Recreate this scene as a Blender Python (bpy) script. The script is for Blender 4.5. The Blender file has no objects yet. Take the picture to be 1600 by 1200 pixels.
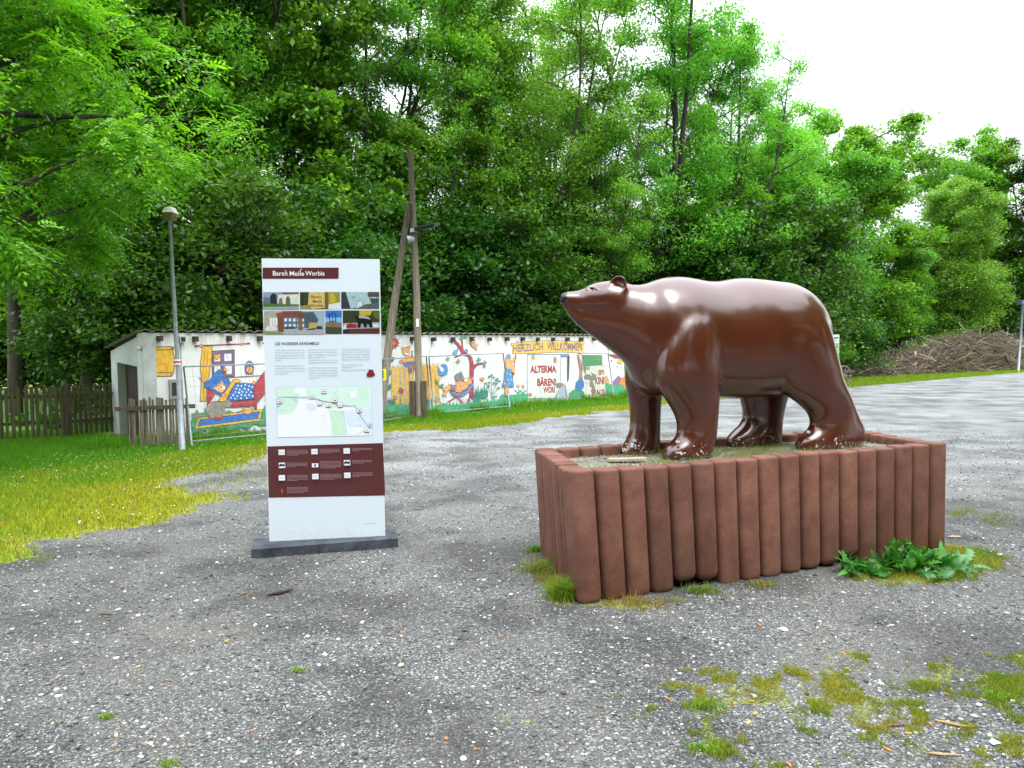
import bpy, math, random
import numpy as np
from mathutils import Vector
from mathutils.geometry import tessellate_polygon
random.seed(7); rng = np.random.default_rng(7)
S = bpy.context.scene
COL = S.collection
R = math.radians
# ------------------------------------------------------------------ camera model
F = 1150.; H = 1.75; PITCH = R(2.74); ROLL = 0.012
def ray(px, py):
    x = (px-800)/F; y = -(py-600)/F; z = -1
    c, s = math.cos(-ROLL), math.sin(-ROLL); x, y = c*x-s*y, s*x+c*y
    a = math.pi/2-PITCH; c, s = math.cos(a), math.sin(a); y, z = c*y-s*z, s*y+c*z
    return np.array((x, y, z))
def gp(px, py, z=0.):                       # measured point of the place on a level
    d = ray(px, py); t = (z-H)/d[2]; return np.array((d[0]*t, d[1]*t, z))
def hit(px, py, P, n):                      # measured point on an upright plane
    d = ray(px, py); k = (P[0]*n[0]+P[1]*n[1])/(d[0]*n[0]+d[1]*n[1]); return np.array((d[0]*k, d[1]*k, H+d[2]*k))
def vh(px, py, Y):
    return hit(px, py, (0, Y), (0, 1))
cam = bpy.data.cameras.new('camera'); co = bpy.data.objects.new('camera', cam); COL.objects.link(co)
cam.sensor_width = 36; cam.lens = F/1600*36; cam.clip_end = 2000; cam.clip_start = .05
from mathutils import Matrix
co.matrix_world = Matrix.Translation((0, 0, H)) @ Matrix.Rotation(math.pi/2-PITCH, 4, 'X') @ Matrix.Rotation(-ROLL, 4, 'Z')
S.camera = co
# ------------------------------------------------------------------ light
S.view_settings.view_transform = 'Standard'; S.view_settings.look = 'None'; S.view_settings.gamma = 1
S.view_settings.exposure = EXPO = 0.76
SUN_EL, SUN_AZ = R(58), R(150)             # azimuth measured clockwise from +Y
w = bpy.data.worlds.new('World'); S.world = w; w.use_nodes = True
nt = w.node_tree; nt.nodes.clear()
out = nt.nodes.new('ShaderNodeOutputWorld'); bg = nt.nodes.new('ShaderNodeBackground')
sky = nt.nodes.new('ShaderNodeTexSky'); sky.sky_type = 'NISHITA'; sky.sun_disc = False
sky.sun_elevation = SUN_EL; sky.sun_rotation = SUN_AZ; sky.air_density = 1; sky.dust_density = 4
mx = nt.nodes.new('ShaderNodeMixRGB'); mx.inputs[0].default_value = .82
mx.inputs[2].default_value = (9.4, 9.7, 10.3, 1)
nt.links.new(sky.outputs[0], mx.inputs[1]); tcw = nt.nodes.new('ShaderNodeTexCoord'); sxw = nt.nodes.new('ShaderNodeSeparateXYZ'); mrw = nt.nodes.new('ShaderNodeMapRange')   # overcast sky: zenith brighter than horizon
nt.links.new(tcw.outputs['Generated'], sxw.inputs[0]); nt.links.new(sxw.outputs[2], mrw.inputs[0]); mrw.inputs[1].default_value = .25; mrw.inputs[2].default_value = .95; mrw.inputs[3].default_value = .95; mrw.inputs[4].default_value = 2.7
mlw = nt.nodes.new('ShaderNodeMixRGB'); mlw.blend_type = 'MULTIPLY'; mlw.inputs[0].default_value = 1
nt.links.new(mx.outputs[0], mlw.inputs[1]); nt.links.new(mrw.outputs[0], mlw.inputs[2]); nt.links.new(mlw.outputs[0], bg.inputs[0]); nt.links.new(bg.outputs[0], out.inputs[0])
bg.inputs[1].default_value = 0.12
sl = bpy.data.lights.new('sun', 'SUN'); sl.energy = 1.0; sl.angle = R(30); sl.color = (1, .96, .9)
so = bpy.data.objects.new('sun', sl); COL.objects.link(so)
sd = Vector((math.sin(SUN_AZ)*math.cos(SUN_EL), math.cos(SUN_AZ)*math.cos(SUN_EL), math.sin(SUN_EL)))
so.rotation_euler = sd.to_track_quat('Z', 'Y').to_euler(); so.location = (0, 0, 30)
# ------------------------------------------------------------------ helpers
def lin(c):
    return tuple(((v/12.92) if v <= .04045 else ((v+.055)/1.055)**2.4) for v in c)
def hx(s):
    s = s.lstrip('#'); return lin(tuple(int(s[i:i+2], 16)/255 for i in (0, 2, 4)))
class NT:
    def __init__(s, m): s.t = m.node_tree; s.b = s.t.nodes['Principled BSDF']; s.o = s.t.nodes['Material Output']
    def n(s, typ, **k):
        x = s.t.nodes.new('ShaderNode'+typ)
        for a, v in k.items():
            if a.startswith('i_'): x.inputs[int(a[2:])].default_value = v
            else: setattr(x, a, v)
        return x
    def l(s, a, b): s.t.links.new(a, b)
def newmat(name, col=(.5, .5, .5), rough=.6, metal=0, spec=.5):
    m = bpy.data.materials.new(name); m.use_nodes = True
    b = m.node_tree.nodes['Principled BSDF']
    b.inputs['Base Color'].default_value = (*col, 1); b.inputs['Roughness'].default_value = rough
    b.inputs['Metallic'].default_value = metal; b.inputs['Specular IOR Level'].default_value = spec
    return m
def noisy(name, c1, c2, scale=8, rough=.8, bump=.2, detail=6, metal=0, stretch=None, bscale=None, spec=.3, dist=.02):
    m = newmat(name, c1, rough, metal, spec); N = NT(m)
    tc = N.n('TexCoord'); mp = N.n('Mapping'); N.l(tc.outputs['Object'], mp.inputs[0])
    if stretch: mp.inputs['Scale'].default_value = stretch
    no = N.n('TexNoise'); no.inputs['Scale'].default_value = scale; no.inputs['Detail'].default_value = detail; no.inputs['Roughness'].default_value = .65
    N.l(mp.outputs[0], no.inputs[0])
    cr = N.n('ValToRGB'); cr.color_ramp.elements[0].position = .35; cr.color_ramp.elements[1].position = .68
    cr.color_ramp.elements[0].color = (*c1, 1); cr.color_ramp.elements[1].color = (*c2, 1)
    N.l(no.outputs[0], cr.inputs[0]); N.l(cr.outputs[0], N.b.inputs['Base Color'])
    if bump:
        n2 = N.n('TexNoise'); n2.inputs['Scale'].default_value = bscale or scale*6; n2.inputs['Detail'].default_value = 5
        N.l(mp.outputs[0], n2.inputs[0]); bp = N.n('Bump'); bp.inputs['Strength'].default_value = bump; bp.inputs['Distance'].default_value = dist
        N.l(n2.outputs[0], bp.inputs['Height']); N.l(bp.outputs[0], N.b.inputs['Normal'])
    return m
def attrmat(name, rough=.7, spec=.3, noise=0, nscale=20, transl=0, objrand=0, bump=0, faded=0):
    m = newmat(name, rough=rough, spec=spec); N = NT(m)
    a = N.n('Attribute', attribute_name='Col'); c = a.outputs['Color']
    if faded:                                # weathered, chalky paint
        fm = N.n('MixRGB'); fm.inputs[0].default_value = faded; fm.inputs[2].default_value = (.72, .74, .74, 1); N.l(c, fm.inputs[1]); c = fm.outputs[0]
    if noise:
        tc = N.n('TexCoord'); no = N.n('TexNoise'); no.inputs['Scale'].default_value = nscale; no.inputs['Detail'].default_value = 6
        N.l(tc.outputs['Object'], no.inputs[0])
        mr = N.n('MapRange'); mr.inputs[1].default_value = .3; mr.inputs[2].default_value = .7; mr.inputs[3].default_value = 1-noise; mr.inputs[4].default_value = 1+noise*.4
        N.l(no.outputs[0], mr.inputs[0]); mm = N.n('MixRGB', blend_type='MULTIPLY'); mm.inputs[0].default_value = 1
        N.l(c, mm.inputs[1]); N.l(mr.outputs[0], mm.inputs[2]); c = mm.outputs[0]
        if bump:
            bp = N.n('Bump'); bp.inputs['Strength'].default_value = bump; bp.inputs['Distance'].default_value = .01
            N.l(no.outputs[0], bp.inputs['Height']); N.l(bp.outputs[0], N.b.inputs['Normal'])
    if objrand:
        oi = N.n('ObjectInfo'); hs = N.n('HueSaturation')
        m1 = N.n('MapRange'); m1.inputs[3].default_value = .5-objrand*.10; m1.inputs[4].default_value = .5+objrand*.06
        m2 = N.n('MapRange'); m2.inputs[3].default_value = 1-objrand; m2.inputs[4].default_value = 1+objrand
        N.l(oi.outputs['Random'], m1.inputs[0])
        ml = N.n('Math', operation='MULTIPLY'); ml.inputs[1].default_value = 7.31; fr = N.n('Math', operation='FRACT')
        N.l(oi.outputs['Random'], ml.inputs[0]); N.l(ml.outputs[0], fr.inputs[0]); N.l(fr.outputs[0], m2.inputs[0])
        N.l(m1.outputs[0], hs.inputs['Hue']); N.l(m2.outputs[0], hs.inputs['Value']); N.l(c, hs.inputs['Color']); c = hs.outputs[0]
    N.l(c, N.b.inputs['Base Color'])
    if transl:
        tr = N.n('BsdfTranslucent'); ms = N.n('MixShader'); ms.inputs[0].default_value = transl
        g = N.n('MixRGB', blend_type='MULTIPLY'); g.inputs[0].default_value = 1; g.inputs[2].default_value = (1.5, 1.7, .5, 1)
        N.l(c, g.inputs[1]); N.l(g.outputs[0], tr.inputs[0]); N.l(N.b.outputs[0], ms.inputs[1]); N.l(tr.outputs[0], ms.inputs[2]); N.l(ms.outputs[0], N.o.inputs[0])
    return m
def tag(o, label=None, cat=None, group=None, kind=None):
    if label: o['label'] = label
    if cat: o['category'] = cat
    if group: o['group'] = group
    if kind: o['kind'] = kind
    return o
def empty(name, loc, label=None, cat=None, group=None):
    o = bpy.data.objects.new(name, None); COL.objects.link(o); o.location = loc; o.empty_display_size = .1
    return tag(o, label, cat, group)
def link(name, me, mat, parent=None, smooth=False, origin=None):
    """origin: world position the mesh coordinates are made relative to (its parent's place)."""
    o = bpy.data.objects.new(name, me); COL.objects.link(o)
    if mat is not None:
        for m in (mat if isinstance(mat, (list, tuple)) else [mat]): me.materials.append(m)
    if origin is not None: me.transform(Matrix.Translation(-Vector(origin)))
    if parent is not None: o.parent = parent
    elif origin is not None: o.location = origin
    if smooth: me.polygons.foreach_set('use_smooth', [True]*len(me.polygons))
    return o
class MB:
    """collects shapes into one mesh"""
    def __init__(s): s.v = []; s.f = []; s.c = []; s.m = []
    def add(s, vs, fs, c=(1, 1, 1), m=0):
        b = len(s.v); s.v += [tuple(map(float, p)) for p in vs]
        for f in fs: s.f.append(tuple(b+i for i in f)); s.c.append(c); s.m.append(m)
    def box(s, o, a, b, c, col=(1, 1, 1), m=0):
        o, a, b, c = map(np.asarray, (o, a, b, c))
        P = [o, o+a, o+a+b, o+b, o+c, o+a+c, o+a+b+c, o+b+c]
        s.add(P, [(0, 3, 2, 1), (4, 5, 6, 7), (0, 1, 5, 4), (1, 2, 6, 5), (2, 3, 7, 6), (3, 0, 4, 7)], col, m)
    def tube(s, pts, rad, n=8, col=(1, 1, 1), cap=True, m=0):
        pts = [np.asarray(p, float) for p in pts]; k = len(pts)
        if not hasattr(rad, '__len__'): rad = [rad]*k
        vs = []
        for i, p in enumerate(pts):
            d = pts[min(i+1, k-1)]-pts[max(i-1, 0)]; d = d/(np.linalg.norm(d)+1e-9)
            up = np.array((0, 0, 1.)) if abs(d[2]) < .9 else np.array((1., 0, 0))
            a = np.cross(d, up); a /= np.linalg.norm(a); b = np.cross(d, a)
            for j in range(n):
                t = 2*math.pi*j/n; vs.append(p+rad[i]*(a*math.cos(t)+b*math.sin(t)))
        fs = [(i*n+j, i*n+(j+1) % n, (i+1)*n+(j+1) % n, (i+1)*n+j) for i in range(k-1) for j in range(n)]
        if cap: fs += [tuple(range(n)), tuple(range(k*n-1, (k-1)*n-1, -1))]
        s.add(vs, fs, col, m)
    def lathe(s, prof, c, n=16, col=(1, 1, 1)):
        vs = [(c[0]+r*math.cos(2*math.pi*j/n), c[1]+r*math.sin(2*math.pi*j/n), c[2]+z) for r, z in prof for j in range(n)]
        k = len(prof); fs = [(i*n+j, i*n+(j+1) % n, (i+1)*n+(j+1) % n, (i+1)*n+j) for i in range(k-1) for j in range(n)]
        fs += [tuple(range(n-1, -1, -1)), tuple(range((k-1)*n, k*n))]
        s.add(vs, fs, col)
    def mesh(s, name):
        me = bpy.data.meshes.new(name); me.from_pydata(s.v, [], s.f)
        if any(m for m in s.m): me.polygons.foreach_set('material_index', s.m)
        at = me.color_attributes.new('Col', 'FLOAT_COLOR', 'CORNER')
        arr = np.ones((len(me.loops), 4)); k = 0
        for f, c in zip(s.f, s.c):
            arr[k:k+len(f), :3] = c[:3]; k += len(f)
        at.data.foreach_set('color', arr.ravel()); me.update(); return me
    def build(s, name, mat, parent=None, smooth=False, origin=None):
        if origin is None and parent is not None: origin = parent.location
        return link(name, s.mesh(name), mat, parent, smooth, origin)
def npmesh(name, V, nper, Cv=None):
    """V (n,nper,3) separate polygons; Cv (n,3) colours"""
    n = len(V); me = bpy.data.meshes.new(name)
    me.vertices.add(n*nper); me.vertices.foreach_set('co', np.ascontiguousarray(V, np.float32).ravel())
    me.loops.add(n*nper); me.loops.foreach_set('vertex_index', np.arange(n*nper, dtype=np.int32))
    me.polygons.add(n); me.polygons.foreach_set('loop_start', np.arange(0, n*nper, nper, dtype=np.int32))
    me.polygons.foreach_set('loop_total', np.full(n, nper, np.int32))
    me.update(calc_edges=True)
    if Cv is not None:
        at = me.color_attributes.new('Col', 'FLOAT_COLOR', 'POINT')
        a = np.ones((n, nper, 4), np.float32); a[:, :, :3] = Cv[:, None, :]; at.data.foreach_set('color', a.ravel())
    return me
def idxmesh(name, V, Fc, Cv=None):
    """V (n,3), Fc (m,k)"""
    m, k = Fc.shape; me = bpy.data.meshes.new(name)
    me.vertices.add(len(V)); me.vertices.foreach_set('co', np.ascontiguousarray(V, np.float32).ravel())
    me.loops.add(m*k); me.loops.foreach_set('vertex_index', np.ascontiguousarray(Fc, np.int32).ravel())
    me.polygons.add(m); me.polygons.foreach_set('loop_start', np.arange(0, m*k, k, dtype=np.int32))
    me.polygons.foreach_set('loop_total', np.full(m, k, np.int32)); me.update(calc_edges=True)
    if Cv is not None:
        at = me.color_attributes.new('Col', 'FLOAT_COLOR', 'POINT')
        a = np.ones((len(V), 4), np.float32); a[:, :3] = Cv; at.data.foreach_set('color', a.ravel())
    return me
def vnoise(x, y, seed=0):
    xi = np.floor(x).astype(np.int64); yi = np.floor(y).astype(np.int64); fx = x-xi; fy = y-yi
    fx = fx*fx*(3-2*fx); fy = fy*fy*(3-2*fy)
    def h(a, b):
        n = (a*374761393+b*668265263+seed*974711) & 0xffffffff; n = ((n ^ (n >> 13))*1274126177) & 0xffffffff
        return ((n ^ (n >> 16)) & 0xffff)/65535.
    return (h(xi, yi)*(1-fx)+h(xi+1, yi)*fx)*(1-fy)+(h(xi, yi+1)*(1-fx)+h(xi+1, yi+1)*fx)*fy
def fbm(x, y, seed=0, o=4):
    r = 0; a = .5; t = 0
    for i in range(o): r = r+a*vnoise(x*2**i, y*2**i, seed+i*17); t += a; a *= .55
    return r/t
def sdist(x, y, poly):
    """signed distance to polygon, + inside"""
    P = np.asarray(poly, float)[:, :2]; Q = np.roll(P, -1, 0); d = np.full(x.shape, 1e9); ins = np.zeros(x.shape, bool)
    for (ax, ay), (bx, by) in zip(P, Q):
        ex, ey = bx-ax, by-ay; t = np.clip(((x-ax)*ex+(y-ay)*ey)/(ex*ex+ey*ey), 0, 1)
        d = np.minimum(d, np.hypot(x-ax-t*ex, y-ay-t*ey))
        c = ((ay > y) != (by > y)) & (x < (bx-ax)*(y-ay)/((by-ay) if by != ay else 1e-9)+ax); ins ^= c
    return np.where(ins, d, -d)
def sstep(a, b, x): t = np.clip((x-a)/(b-a), 0, 1); return t*t*(3-2*t)
# ------------------------------------------------------------------ materials
M_att = attrmat('painted_colour', rough=.8, spec=.2, noise=.3, nscale=16, bump=.3, faded=.06)
M_print = attrmat('printed_colour', rough=.28, spec=.5)
M_photo = attrmat('photo_print', rough=.3, spec=.5, noise=.28, nscale=90)
M_leaf = attrmat('leaf', rough=.42, spec=.45, transl=.38, objrand=.16)
M_grass = attrmat('grass_blade', rough=.6, spec=.25, transl=.3)
M_stone = attrmat('pebble', rough=.8, spec=.35)
M_twig = attrmat('twig', rough=.85, spec=.2)
M_bark = noisy('bark', (.028, .024, .018), (.085, .075, .058), scale=5, bump=.6, stretch=(1, 1, .25), dist=.03)
M_wood = noisy('weathered_wood', (.10, .085, .06), (.27, .235, .18), scale=6, bump=.5, stretch=(6, 6, .35))
M_wood_dark = noisy('old_dark_wood', (.05, .04, .03), (.16, .125, .09), scale=6, bump=.5, stretch=(6, 6, .4))
M_galv = noisy('galvanised_steel', (.22, .25, .28), (.36, .40, .44), scale=14, rough=.5, metal=.3, bump=.05)
M_concrete_dk = noisy('dark_kerb_stone', (.02, .026, .034), (.075, .09, .11), scale=7, rough=.6, bump=.35, spec=.4)
M_tile = noisy('roof_cement', (.16, .13, .11), (.33, .28, .24), scale=6, bump=.4)
M_rafter = noisy('rafter_end', (.025, .016, .02), (.10, .07, .075), scale=12, bump=.4)
M_black = newmat('black_metal', (.012, .014, .018), .45)
# ------------------------------------------------------------------ areas of the ground
lawn = [gp(*p) for p in ((-260, 960), (-60, 905), (60, 872), (140, 835), (235, 818), (330, 792), (420, 752), (500, 712), (590, 680), (660, 674), (740, 668), (830, 660), (900, 648), (980, 641), (1060, 630), (1180, 614))]
lawn += [np.array((18, 41, 0)), np.array((19, 60, 0)), np.array((-60, 60, 0)), np.array((-60, 3, 0)), np.array((-12, 2, 0))]
lawn_r = [gp(1180, 614), gp(1320, 603), gp(1400, 596), gp(1500, 589), gp(1600, 583), gp(1800, 572), np.array((110, 110, 0)), np.array((0, 110, 0)), np.array((0, 41, 0))]
bare = [gp(*p) for p in ((262, 752), (330, 735), (430, 712), (520, 700), (520, 742), (430, 772), (330, 770))]
moss1 = [gp(*p) for p in ((1050, 1100), (1200, 1060), (1330, 1045), (1460, 1052), (1700, 1040), (1720, 1260), (1560, 1230), (1420, 1170), (1250, 1185), (1090, 1210), (1040, 1160))]
moss2 = [gp(*p) for p in ((1470, 846), (1520, 850), (1568, 872), (1560, 900), (1480, 915), (1330, 912), (1300, 890), (1400, 870))]
moss3 = [gp(*p) for p in ((820, 858), (850, 856), (905, 935), (1010, 938), (1100, 925), (1010, 958), (875, 950), (845, 905))]
moss4 = [gp(*p) for p in ((1485, 790), (1560, 797), (1600, 815), (1560, 822), (1485, 808))]
PA, PB, PC = gp(906, 946), gp(1480, 858), gp(842, 864); PD = PB+PC-PA
def masks(x, y):
    n1 = fbm(x*.9, y*.9, 3); n2 = fbm(x*4.3, y*4.3, 5)
    jit = (n1-.5)*1.5+(n2-.5)*.9
    g = sstep(-.25, .45, sdist(x, y, lawn)+jit)
    g = np.maximum(g, sstep(-.3, .5, sdist(x, y, lawn_r)+jit))
    b = sstep(-.3, .3, sdist(x, y, bare)+jit*.6)
    g = g*(1-b*.85)
    j2 = (fbm(x*7, y*7, 9)-.5)
    m = np.zeros_like(g)
    m = np.maximum(m, .8*sstep(.0, .25, sdist(x, y, moss1)*.5+(fbm(x*3.2, y*3.2, 21)-.57)*1.5+(fbm(x*15, y*15, 22)-.5)*1.3))
    for q in (moss2, moss3): m = np.maximum(m, sstep(-.05, .12, sdist(x, y, q)+j2*.25))
    m = np.maximum(m, .6*sstep(-.05, .2, sdist(x, y, moss4)+j2*.5))
    yel = sstep(.35, .62, fbm(x*.35+3, y*.35, 31))*.45+.15+.4*(fbm(x*2.6, y*2.6, 36)-.5)
    # short trodden turf turns yellow away from the wall, fresh green close to it
    dn = (x-WP0[0])*WN[0]+(y-WP0[1])*WN[1]
    near_wall = np.where(y > 9, sstep(2.6, .9, dn), 0)
    left = sstep(-5.2, -8.2, x+ (y-12)*.35)
    yel = np.clip(yel+.35*sstep(-10, -5.5, x)-near_wall*.9-left*.5, 0, 1)
    yel = np.where(y > 28, .35, yel)
    return g, m, yel, b
WP0 = gp(228, 692); WP1 = gp(978, 620); WD = (WP1-WP0)/np.linalg.norm(WP1-WP0); WN = np.array((WD[1], -WD[0], 0))   # toward camera
# ------------------------------------------------------------------ ground
def ground():
    na, nr = 720, 330
    rr = np.concatenate([[0.0], .6*(1.0225**np.arange(nr-1))]); rr[-1] = 900
    th = np.linspace(0, 2*np.pi, na, endpoint=False)
    Rr, T = np.meshgrid(rr, th, indexing='ij'); x = (Rr*np.sin(T)).ravel(); y = (Rr*np.cos(T)).ravel()
    g, m, yel, b = masks(x, y)
    fade = sstep(60, 30, np.hypot(x, y))
    z = ((fbm(x*1.1, y*1.1, 2)-.5)*.035+(fbm(x*6, y*6, 4)-.5)*.016)*fade-.006
    pl = sstep(.3, 0., -sdist(x, y, [PA, PB, PD, PC])); z = z*(1-pl*.6)
    i = np.arange(nr-1)[:, None]*na; j = np.arange(na)[None, :]; j2 = (j+1) % na
    Fc = np.stack([i+j, i+j2, i+na+j2, i+na+j], -1).reshape(-1, 4)[:, ::-1]
    C = np.stack([np.maximum(g, m*.66), np.where(m > g, .55, yel), np.where(m > g, 1, 0)], -1)
    me = idxmesh('ground', np.stack([x, y, z], -1), Fc, C)
    mat = newmat('gravel_ground', rough=.85, spec=.3); N = NT(mat)
    tc = N.n('TexCoord'); P = tc.outputs['Object']
    at = N.n('Attribute', attribute_name='Col'); sp = N.n('SeparateColor'); N.l(at.outputs['Color'], sp.inputs[0])
    def vor(scale, r=1):
        v = N.n('TexVoronoi'); v.inputs['Scale'].default_value = scale; v.inputs['Randomness'].default_value = r; N.l(P, v.inputs['Vector']); return v
    def noise(scale, d=4, rough=.6, vec=None):
        v = N.n('TexNoise'); v.inputs['Scale'].default_value = scale; v.inputs['Detail'].default_value = d; v.inputs['Roughness'].default_value = rough; N.l(vec or P, v.inputs['Vector']); return v.outputs[0]
    def ramp(src, stops, const=False):
        r = N.n('ValToRGB'); e = r.color_ramp.elements
        if const: r.color_ramp.interpolation = 'CONSTANT'
        while len(e) < len(stops): e.new(.5)
        for k, (p, c) in enumerate(stops): e[k].position = p; e[k].color = (*(c if hasattr(c, '__len__') else (c, c, c)), 1)
        N.l(src, r.inputs[0]); return r.outputs[0]
    def mix(f, a, b, mode='MIX'):
        q = N.n('MixRGB', blend_type=mode)
        for k, v in ((0, f), (1, a), (2, b)):
            if isinstance(v, (int, float)): q.inputs[k].default_value = v if k == 0 else (v, v, v, 1)
            elif isinstance(v, tuple): q.inputs[k].default_value = (*v, 1)
            else: N.l(v, q.inputs[k])
        return q.outputs[0]
    def sepr(c):
        q = N.n('SeparateColor'); N.l(c, q.inputs[0]); return q.outputs[0]
    v1, v2, v3 = vor(120), vor(52), vor(25)
    c1 = ramp(sepr(v1.outputs['Color']), [(0, (.035, .038, .040)), (.35, (.08, .085, .085)), (.7, (.14, .145, .14)), (.9, (.24, .24, .23)), (.97, (.5, .5, .47))])
    c2 = ramp(sepr(v2.outputs['Color']), [(0, (.05, .054, .055)), (.4, (.105, .11, .108)), (.75, (.18, .18, .17)), (.9, (.30, .29, .26)), (1, (.6, .6, .58))])
    c3 = ramp(sepr(v3.outputs['Color']), [(0, (.10, .105, .11)), (.6, (.22, .21, .2)), (1, (.6, .6, .57))])
    s2 = ramp(v2.outputs['Distance'], [(.30, 1), (.5, 0)])
    pick2 = mix(1, s2, ramp(noise(9, 3), [(.42, 0), (.6, 1)]), 'MULTIPLY')
    s3 = ramp(v3.outputs['Distance'], [(.22, 1), (.34, 0)])
    g3 = N.n('SeparateColor'); N.l(v3.outputs['Color'], g3.inputs[0])
    pick3 = mix(1, s3, ramp(g3.outputs[1], [(.80, 0), (.82, 1)]), 'MULTIPLY')
    base = mix(pick3, mix(pick2, c1, c2), c3)
    dust = ramp(noise(.55, 6, .62), [(.42, 0), (.66, 1)])
    fine = noise(70, 5, .7)
    dirt = mix(fine, (.085, .08, .07), (.17, .16, .14))
    base = mix(mix(1, dust, .62, 'MULTIPLY'), base, dirt)
    # pale compacted wheel tracks, long streaks across the car park
    mp = N.n('Mapping'); mp.inputs['Rotation'].default_value = (0, 0, R(-18)); mp.inputs['Scale'].default_value = (.3, .75, 1); N.l(P, mp.inputs[0])
    st = ramp(noise(1.6, 5, .6, mp.outputs[0]), [(.40, 0), (.72, 1)])
    xyz = N.n('SeparateXYZ'); N.l(P, xyz.inputs[0])
    far = N.n('MapRange'); far.inputs[1].default_value = 7; far.inputs[2].default_value = 13; N.l(xyz.outputs[1], far.inputs[0])
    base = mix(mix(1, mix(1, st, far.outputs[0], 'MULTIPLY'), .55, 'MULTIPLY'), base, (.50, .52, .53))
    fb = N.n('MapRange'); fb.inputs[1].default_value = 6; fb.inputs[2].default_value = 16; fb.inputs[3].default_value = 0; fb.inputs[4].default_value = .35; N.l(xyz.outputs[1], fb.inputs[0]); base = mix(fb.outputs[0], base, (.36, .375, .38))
    base = mix(1, base, ramp(noise(.25, 4), [(.3, .8), (.7, 1.15)]), 'MULTIPLY')
    brown = ramp(noise(.8, 6, .65, None), [(.54, 0), (.7, .4)])
    base = mix(brown, base, mix(fine, (.10, .088, .065), (.20, .175, .13)))
    wet = ramp(noise(.9, 5, .6), [(.40, .55), (.54, 1)])
    base = mix(1, mix(1, base, wet, 'MULTIPLY'), (.88, .90, .90), 'MULTIPLY')
    gb = mix(noise(26, 5, .7), (.05, .12, .01), (.13, .25, .02)); yb = mix(noise(30, 5, .7), (.17, .18, .018), (.36, .34, .03))
    gcol = mix(sp.outputs[1], gb, yb)
    gcol = mix(ramp(noise(6, 6, .7), [(.55, 0), (.7, .5)]), gcol, (.16, .10, .03))
    nm = N.n('Math', operation='ADD'); N.l(sp.outputs[0], nm.inputs[0])
    n6 = N.n('MapRange'); n6.inputs[1].default_value = .3; n6.inputs[2].default_value = .7; n6.inputs[3].default_value = -.5; n6.inputs[4].default_value = .42; N.l(mix(sp.outputs[2], noise(14, 6, .7), noise(38, 6, .75)), n6.inputs[0]); N.l(n6.outputs[0], nm.inputs[1])
    gm = ramp(nm.outputs[0], [(.42, 0), (.62, .93)])
    col = mix(gm, base, gcol); N.l(col, N.b.inputs['Base Color'])
    hsum = N.n('Math', operation='ADD'); i1 = N.n('Math', operation='MULTIPLY'); i1.inputs[1].default_value = -.5; N.l(v1.outputs['Distance'], i1.inputs[0])
    i2 = N.n('Math', operation='MULTIPLY'); N.l(pick2, i2.inputs[0]); i2.inputs[1].default_value = 1.0; N.l(i1.outputs[0], hsum.inputs[0]); N.l(i2.outputs[0], hsum.inputs[1])
    bp = N.n('Bump'); bp.inputs['Strength'].default_value = .8; bp.inputs['Distance'].default_value = .006; N.l(hsum.outputs[0], bp.inputs['Height']); N.l(bp.outputs[0], N.b.inputs['Normal'])
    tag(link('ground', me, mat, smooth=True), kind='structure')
ground()
# ------------------------------------------------------------------ loose stones
ICO = None
def ico():
    t = (1+5**.5)/2; v = np.array([(-1, t, 0), (1, t, 0), (-1, -t, 0), (1, -t, 0), (0, -1, t), (0, 1, t), (0, -1, -t), (0, 1, -t), (t, 0, -1), (t, 0, 1), (-t, 0, -1), (-t, 0, 1)], float)
    v /= np.linalg.norm(v[0])
    f = np.array([(0, 11, 5), (0, 5, 1), (0, 1, 7), (0, 7, 10), (0, 10, 11), (1, 5, 9), (5, 11, 4), (11, 10, 2), (10, 7, 6), (7, 1, 8), (3, 9, 4), (3, 4, 2), (3, 2, 6), (3, 6, 8), (3, 8, 9), (4, 9, 5), (2, 4, 11), (6, 2, 10), (8, 6, 7), (9, 8, 1)])
    return v, f
def stones(name, x, y, z, size, C):
    v, f = ico(); n = len(x)
    sc = size[:, None]*np.stack([rng.uniform(.7, 1.3, n), rng.uniform(.6, 1, n), rng.uniform(.3, .6, n)], -1)
    V = v[None]*(1+rng.uniform(-.22, .22, (n, 12, 1)))*sc[:, None, :]
    a = rng.uniform(0, 6.283, n); ca, sa = np.cos(a)[:, None], np.sin(a)[:, None]
    X = V[:, :, 0]*ca-V[:, :, 1]*sa; Y = V[:, :, 0]*sa+V[:, :, 1]*ca
    V = np.stack([X+x[:, None], Y+y[:, None], V[:, :, 2]+z[:, None]], -1)
    Fc = (f[None]+(np.arange(n)*12)[:, None, None]).reshape(-1, 3)
    return idxmesh(name, V.reshape(-1, 3), Fc, np.repeat(C, 12, 0))
def groundz(x, y):
    z = ((fbm(x*1.1, y*1.1, 2)-.5)*.035+(fbm(x*6, y*6, 4)-.5)*.016)-.006
    pl = sstep(.3, 0., -sdist(x, y, [PA, PB, PD, PC])); return z*(1-pl*.6)
def stone_cols(n, white=.13):
    t = rng.random(n); C = np.empty((n, 3)); g = rng.uniform(.05, .22, n)
    C[:] = g[:, None]*np.array((.98, 1, 1.0))
    w_ = t < white; C[w_] = (rng.uniform(.38, .75, w_.sum()))[:, None]*np.array((1, .99, .95))
    b_ = (t > .9) & (t < .965); C[b_] = rng.uniform(.15, .3, b_.sum())[:, None]*np.array((1, .8, .55))
    o_ = t > .985; C[o_] = np.array((.35, .16, .06))
    return C
n = 62000
r = 2.0*(8.5**(rng.random(n)**.85)); a = rng.uniform(-.72, .72, n); x = r*np.sin(a); y = r*np.cos(a)
g, m, yl, b = masks(x, y); dens = fbm(x*1.3, y*1.3, 55)
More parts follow.
